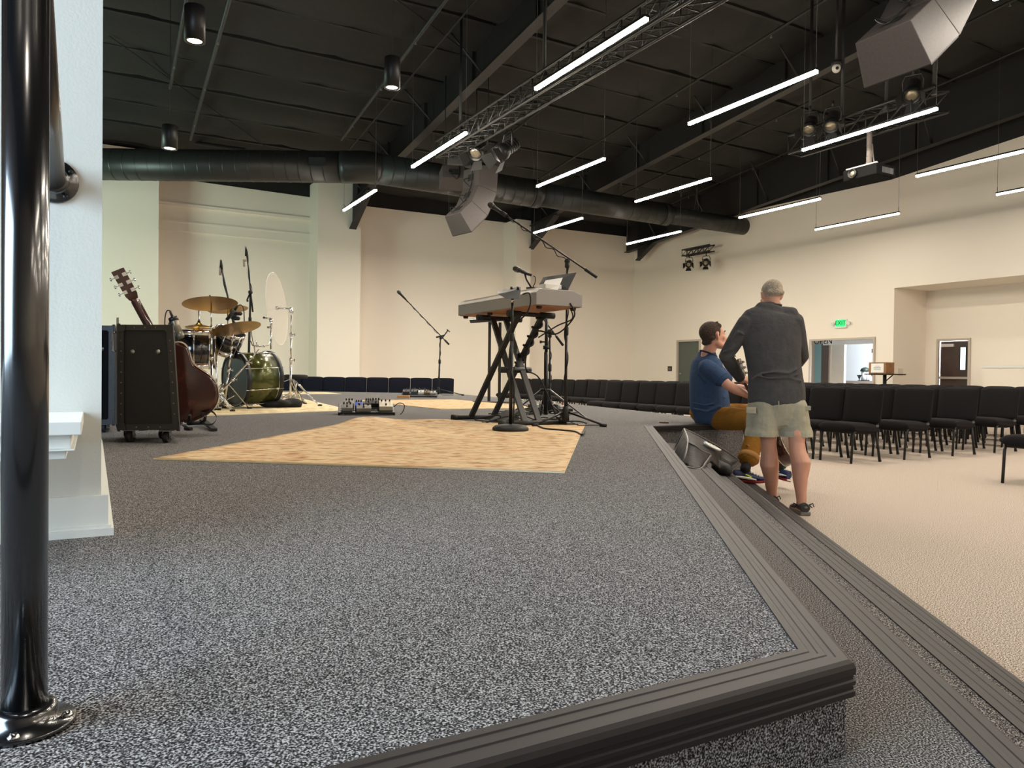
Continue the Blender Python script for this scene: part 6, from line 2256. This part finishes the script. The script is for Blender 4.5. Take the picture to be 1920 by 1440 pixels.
# shoes
for an, dr in ((ankR, V((.05, 1, 0))), (ankL, V((-.25, 1, 0)))):
    so, up_, (H, d, up, s) = shoe(sm, V((an.x, an.y - .085, 0.0)), dr, (0, 0, 1), .285, mat('canvas_dark', (56, 53, 50), .85, bump=.2, bscale=300), mat('sole_grey', (112, 106, 98), .7), .052, .095)
    mb = MB()
    for sg in (-1, 1):
        c = H + d * .06 + up * .075 + s * sg * .046
        mb.limb([c, c + s * sg * .025 + up * .012, c + s * sg * .036 - up * .012], [.005, .005, .004], seg=8)
        mb.limb([c, c + s * sg * .022 - up * .022], [.004, .004], seg=8)
    build('lace', mb, M_MATTE, up_)
    mb = MB(); c = H - d * .002 + up * .065; mb.ell(c, (.014, .004, .009), None, 14, 8); build('heel_patch', mb, mat('patch_grey', (110, 104, 98), .7), up_)

# ------------------------------------------------------------------ the seated man, in profile
ss = thing('person', 'seated man in blue t-shirt and ochre trousers sitting on the stage edge, looking up', 'person', V((1.95, 7.1, Z_ST)))
hc2 = at(1338, 629, 6.98)
f2 = V((.95, .26, .10)); u2 = V((-.08, 0, 1))
mb = MB()
k2 = 1.15
P2, hm2 = head(mb, hc2, f2, u2, k2)
nb2 = at(1327, 663, 7.02)
mb.limb([nb2 + V((-.01, .0, -.08)), nb2, P2(0, -.015, -.055)], [.07, .062, .058], seg=16)
pv2 = at(1330, 778, 7.10)
sd2 = V((-.25, .97, 0)); 
mb.limb([pv2, at(1328, 745, 7.08), at(1325, 705, 7.05), at(1325, 683, 7.03), nb2], [(.17, .12), (.16, .11), (.17, .11), (.14, .08), (.06, .055)], seg=20, side=sd2)
# arms: near (right) and far (left)
s1, e1, w1 = at(1328, 688, 6.86), at(1367, 724, 6.74), at(1408, 744, 6.72)
s2, e2, w2 = at(1336, 686, 7.22), at(1374, 728, 7.2), at(1410, 730, 6.98)
for a, b_, c in ((s1, e1, w1), (s2, e2, w2)):
    mb.limb([a, a.lerp(b_, .5), b_, b_.lerp(c, .3), b_.lerp(c, .75), c], [.054, .050, .043, .046, .034, .028], seg=16)
hand(mb, w1, V((.8, .1, -.15)), V((.2, -.8, .55)), -1, 1.0, .75)
hand(mb, w2, V((.8, -.2, .2)), V((.1, .7, .6)), 1, 1.0, .8)
# legs
k_r, a_r = at(1424, 788, 6.62), at(1399, 874, 6.36)
k_l, a_l = at(1462, 776, 7.05), at(1461, 876, 7.12)
for hp, kn, an in ((pv2 + V((.02, -.10, -.03)), k_r, a_r), (pv2 + V((.05, .12, -.02)), k_l, a_l)):
    mb.limb([hp, hp.lerp(kn, .5), kn, kn.lerp(an, .3), kn.lerp(an, .7), an], [.085, .078, .060, .058, .045, .038], seg=16)
body2 = fuse('body', mb, M_SKIN2, ss, .0065, 5)
face_parts(ss, P2, hm2, k2, M_HAIRB)
mb = MB()
mb.ell(P2(0, -.026, .030), (.079 * k2, .096 * k2, .088 * k2), hm2, 28, 18)
mb.limb([P2(-.045, -.068, -.05), P2(0, -.088, -.055), P2(.045, -.068, -.05)], [.022, .024, .022], seg=12)
mb.limb([P2(-.06, -.05, -.02), P2(0, -.088, -.02), P2(.06, -.05, -.02)], [.026, .028, .026], seg=12)
mb.limb([P2(-.045, .030, .072), P2(0, .044, .082), P2(.045, .030, .072)], [.024, .026, .024], seg=12)
for sg in (-1, 1):
    mb.limb([P2(sg * .066, .016, .03), P2(sg * .067, .012, -.004)], [.012, .007], seg=8)
for k in range(14):
    x = random.uniform(-.05, .05); y = random.uniform(-.06, .05)
    mb.limb([P2(x, y * .6 - .02, .104), P2(x, y * .6, .106)], [.008, .006], seg=8)
fuse('hair', mb, M_HAIRB, ss, .006, 3)
# t-shirt
mb = MB()
sec = [((1334, 779), .185, .165), ((1331, 762), .19, .185), ((1329, 742), .19, .180), ((1326, 720), .195, .160), ((1325, 700), .205, .142), ((1325, 686), .205, .128), ((1325, 676), .18, .112), ((1325.5, 668), .118, .080)]
mb.limb([at(p[0], p[1], 7.06) for p, a, b_ in sec], [(a, b_) for p, a, b_ in sec], seg=26, side=sd2)
for a, b_ in ((s1, e1), (s2, e2)):
    d_ = (b_ - a).normalized()
    mb.limb([a + V((-.02, 0, .0)), a.lerp(b_, .25), a.lerp(b_, .45), a.lerp(b_, .62)], [.075, .075, .074, .074], seg=18)
for pts, r in (([at(1300, 766, 6.88), at(1325, 771, 6.86), at(1350, 762, 6.87)], .016), ([at(1298, 755, 6.89), at(1320, 760, 6.86), at(1338, 757, 6.86)], .012), ([at(1306, 700, 6.90), at(1316, 712, 6.88), at(1322, 718, 6.88)], .010), ([at(1340, 752, 6.88), at(1360, 745, 6.9)], .012)):
    mb.limb(pts, [r * .6] + [r] * (len(pts) - 2) + [r * .6], seg=10)
te = fuse('t_shirt', mb, M_TEE, ss, .0075, 4)
mb = MB(); rg = []
for k in range(25):
    a = 2 * math.pi * k / 24
    rg.append(nb2 + V((math.cos(a) * .076 + .006, math.sin(a) * .072, .000 - math.cos(a) * .028)))
mb.tube(rg, .008, seg=8, caps=False); build('collar', mb, mat('tee_collar', (26, 38, 60), .9), te)
d_ = (e1 - s1).normalized()
mb = MB(); mb.lathe(s1.lerp(e1, .60), [(.071, 0), (.078, .003), (.078, .016), (.070, .018)], axis=d_, seg=24); build('sleeve_hem', mb, M_TEE, te)
# trousers
mb = MB()
mb.limb([pv2 + V((-.06, 0, .05)), pv2 + V((.0, 0, .0)), pv2 + V((.06, 0, -.02))], [(.17, .13), (.195, .14), (.185, .12)], seg=22, side=sd2)
for hp, kn, an, fr_ in ((pv2 + V((.02, -.10, -.02)), k_r, a_r, .84), (pv2 + V((.05, .12, -.01)), k_l, a_l, .80)):
    e = kn.lerp(an, fr_)
    mb.limb([hp, hp.lerp(kn, .4), hp.lerp(kn, .8), kn + V((0, 0, .005)), kn.lerp(e, .25), kn.lerp(e, .6), e], [.112, .108, .092, .086, .082, .080, .082], seg=20)
for pts, r in (([at(1352, 776, 6.93), at(1380, 772, 6.78), at(1400, 776, 6.70)], .010), ([at(1350, 786, 6.90), at(1375, 785, 6.78), at(1400, 786, 6.66)], .010), ([at(1345, 796, 6.92), at(1360, 790, 6.83)], .010), ([at(1388, 838, 6.40), at(1400, 834, 6.38), at(1412, 845, 6.40)], .010), ([at(1392, 855, 6.34), at(1408, 850, 6.33)], .009)):
    mb.limb(pts, [r * .6] + [r] * (len(pts) - 2) + [r * .6], seg=10)
tr = fuse('trousers', mb, M_CHINO, ss, .008, 4)
e = k_r.lerp(a_r, .84); d_ = (a_r - k_r).normalized()
mb = MB(); mb.lathe(e - d_ * .035, [(.076, 0), (.091, .004), (.092, .045), (.080, .052)], axis=d_, seg=24); build('turn_up', mb, mat('chino_cuff', (166, 120, 62), .9), tr)
mb = MB(); mb.limb([a_r - d_ * .015, a_r + d_ * .03], [.040, .043], seg=14); mb2 = MB(); build('sock', mb, M_MATTE, ss)
d3 = (a_l - k_l).normalized()
mb = MB(); mb.limb([a_l - d3 * .05, a_l + d3 * .03], [.044, .046], seg=14); build('sock', mb, M_MATTE, ss)
M_NV, M_RED = mat('shoe_navy', (28, 40, 84), .6), mat('sole_red', (124, 24, 28), .6)
M_SW = mat('shoe_white', (226, 226, 216), .6)
hr = at(1374, 901, 6.36); hr.z = Z_ST - RISE * 3 + .004
for (H0, dr, upv, side) in ((hr, V((.97, -.12, -.02)), (0, 0, 1), -1), (at(1478, 904, 7.0), V((-.42, .80, .10)), V((.25, -.05, 1)), -1)):
    so, up_, (H, d, up, s) = shoe(ss, H0, dr, upv, .30, M_NV, M_RED, .050, .105)
    for sg in (-1, 1):
        mb = MB()
        pth = [H + d * L_ * .30 + up * z + s * sg * (.050 * w_) for L_, z, w_ in ((.02, .055, .80), (.2, .050, .92), (.42, .042, .95), (.6, .034, 1.04))]
        mb.limb(pth, [.004, .010, .012, .006], seg=8); build('side_stripe', mb, M_SW, up_)
        mb = MB(); c = H + d * .10 + up * .072 + s * sg * .040
        mb.limb([c, c + d * .045 - up * .018], [.006, .006], seg=8); build('accent', mb, mat('accent_yellow', (196, 214, 60), .5), up_)
    mb = MB()
    for k in range(5):
        c = H + d * (.12 + k * .024) + up * (.100 - k * .010)
        mb.limb([c - s * .028, c + up * .007, c + s * .028], [.004, .005, .004], seg=8)
    build('lace', mb, M_SW, up_)
    mb = MB(); c = H + d * .085 + up * .115; mb.limb([c, c + up * .02 - d * .005], [(.02, .006), (.02, .006)], seg=10, side=s); build('tongue', mb, mat('tongue_green', (24, 84, 52), .6), up_)
    mb = MB(); c = H - d * .002 + up * .018
    mb.limb([c - s * .018, c + s * .018], [.007, .007], seg=8)
    c = H + d * .03 + up * .016 + s * side * -.043
    mb.hexa([c - d * .025 - up * .008, c + d * .02 - up * .008, c + d * .02 + up * .008, c - d * .025 + up * .008] + [q + s * -side * .004 for q in (c - d * .025 - up * .008, c + d * .02 - up * .008, c + d * .02 + up * .008, c - d * .025 + up * .008)])
    build('heel_mark', mb, M_SW, so)

# ------------------------------------------------------------------ guitar held upright between the two men
g0, g1 = at(1480, 873, 6.52), at(1377, 677, 6.72)
gd = (g1 - g0).normalized()
guitar('acoustic_guitar', 'reddish acoustic guitar held slanting between the two men, mostly hidden', g0, V((.62, .78, 0)), gd, (g1 - g0).length / 1.035, mat('peg_dull', (96, 92, 88), .5, metal=.4))

# ------------------------------------------------------------------ gig bag lying on the steps
bg_ = thing('gig_bag', 'black padded gig bag with a white logo, lying open across the carpeted steps', 'bag', G(1300, 880, Z_ST - RISE))
secs = [
    [(1283, 804, 5.60), (1290, 829, 5.15), (1277, 871, 4.98), (1264, 846, 5.55)],
    [(1302, 813, 5.68), (1304, 836, 5.12), (1297, 878, 4.83), (1284, 862, 5.30)],
    [(1322, 823, 5.78), (1316, 845, 5.20), (1314, 879, 4.83), (1306, 866, 5.18)],
    [(1345, 836, 5.90), (1332, 851, 5.45), (1336, 866, 5.35), (1328, 866, 5.42)],
    [(1366, 849, 6.02), (1350, 855, 5.78), (1352, 883, 5.74), (1344, 880, 5.76)],
    [(1386, 864, 6.02), (1370, 867, 5.78), (1366, 891, 5.64), (1362, 884, 5.72)],
]
S = [[at(*p) for p in r] for r in secs]
mb = MB()
def ring4(r, n=6):
    return [r[i].lerp(r[(i + 1) % 4], k / n) for i in range(4) for k in range(n)]
rings = []
for a, b_ in zip(S[:-1], S[1:]):
    for k in range(4):
        rings.append(ring4([p.lerp(q, k / 4) for p, q in zip(a, b_)]))
rings.append(ring4(S[-1]))
mb.loft(rings)
mb.limb([at(1346, 876, 5.7), at(1362, 882, 5.66)], [.055, .05], seg=14)
M_BAG = mat('bag_vinyl', (26, 24, 23), .55, var=.15, vscale=12, bump=.35, bscale=18)
bb = fuse('bag_shell', mb, M_BAG, bg_, .011, 3)
for pts, r in (([s_[0] for s_ in S], .006), ([s_[1] for s_ in S[:4]], .005), ([s_[2] for s_ in S[:3]] + [at(1323, 868, 4.95), at(1333, 854, 5.38)], .007), (S[0] + [S[0][0]], .006)):
    mb = MB(); mb.tube(smooth_path(pts, 5), r, seg=6); build('piping', mb, mat('bag_piping', (98, 92, 88), .3), bb)
# white scribbled logo on the upper panel
M_LOGO = mat('logo_white', (236, 236, 232), .6)
o = (S[2][0] + S[2][1] + S[3][0] + S[3][1] + (S[3][0] + S[3][1]) * .6 + (S[2][0] + S[2][1]) * .0) / 5.2; 
lx = (S[4][0] + S[4][1] - S[1][0] - S[1][1]).normalized()
ly = (S[2][0] - S[2][1]).normalized()
ln = lx.cross(ly).normalized()
if ln.z < 0: ln = -ln
mb = MB(); rnd = random.Random(4)
def LP(x, y):
    return o + lx * x + ly * y + ln * .02
for k in range(13):
    x = -.155 + k * .026
    hh = .045 * math.sqrt(max(.05, 1 - (x / .18) ** 2))
    y0, y1 = rnd.uniform(-hh, -hh * .2), rnd.uniform(hh * .2, hh)
    mb.tube([LP(x, y0), LP(x + rnd.uniform(.0, .02), (y0 + y1) / 2), LP(x + rnd.uniform(-.01, .015), y1)], .008, seg=6)
    if k % 2 == 0:
        mb.tube([LP(x, y1 * .3), LP(x + .03, y1 * .5)], .007, seg=6)
mb.tube([LP(-.15, -.035), LP(-.05, -.055), LP(.08, -.05), LP(.16, -.02)], .008, seg=6)
build('logo', mb, M_LOGO, bb)
# thin brown stick on the stage edge
mb = MB(); a, b_ = G(1237, 791.5, Z_ST + .008), G(1253, 792.5, Z_ST + .008)
mb.tube([a, b_], .007, seg=8)
tag(build('drum_stick', mb, mat('stick_brown', (96, 60, 44), .5), origin=a), 'short brown stick lying on the carpet near the stage edge', 'stick')
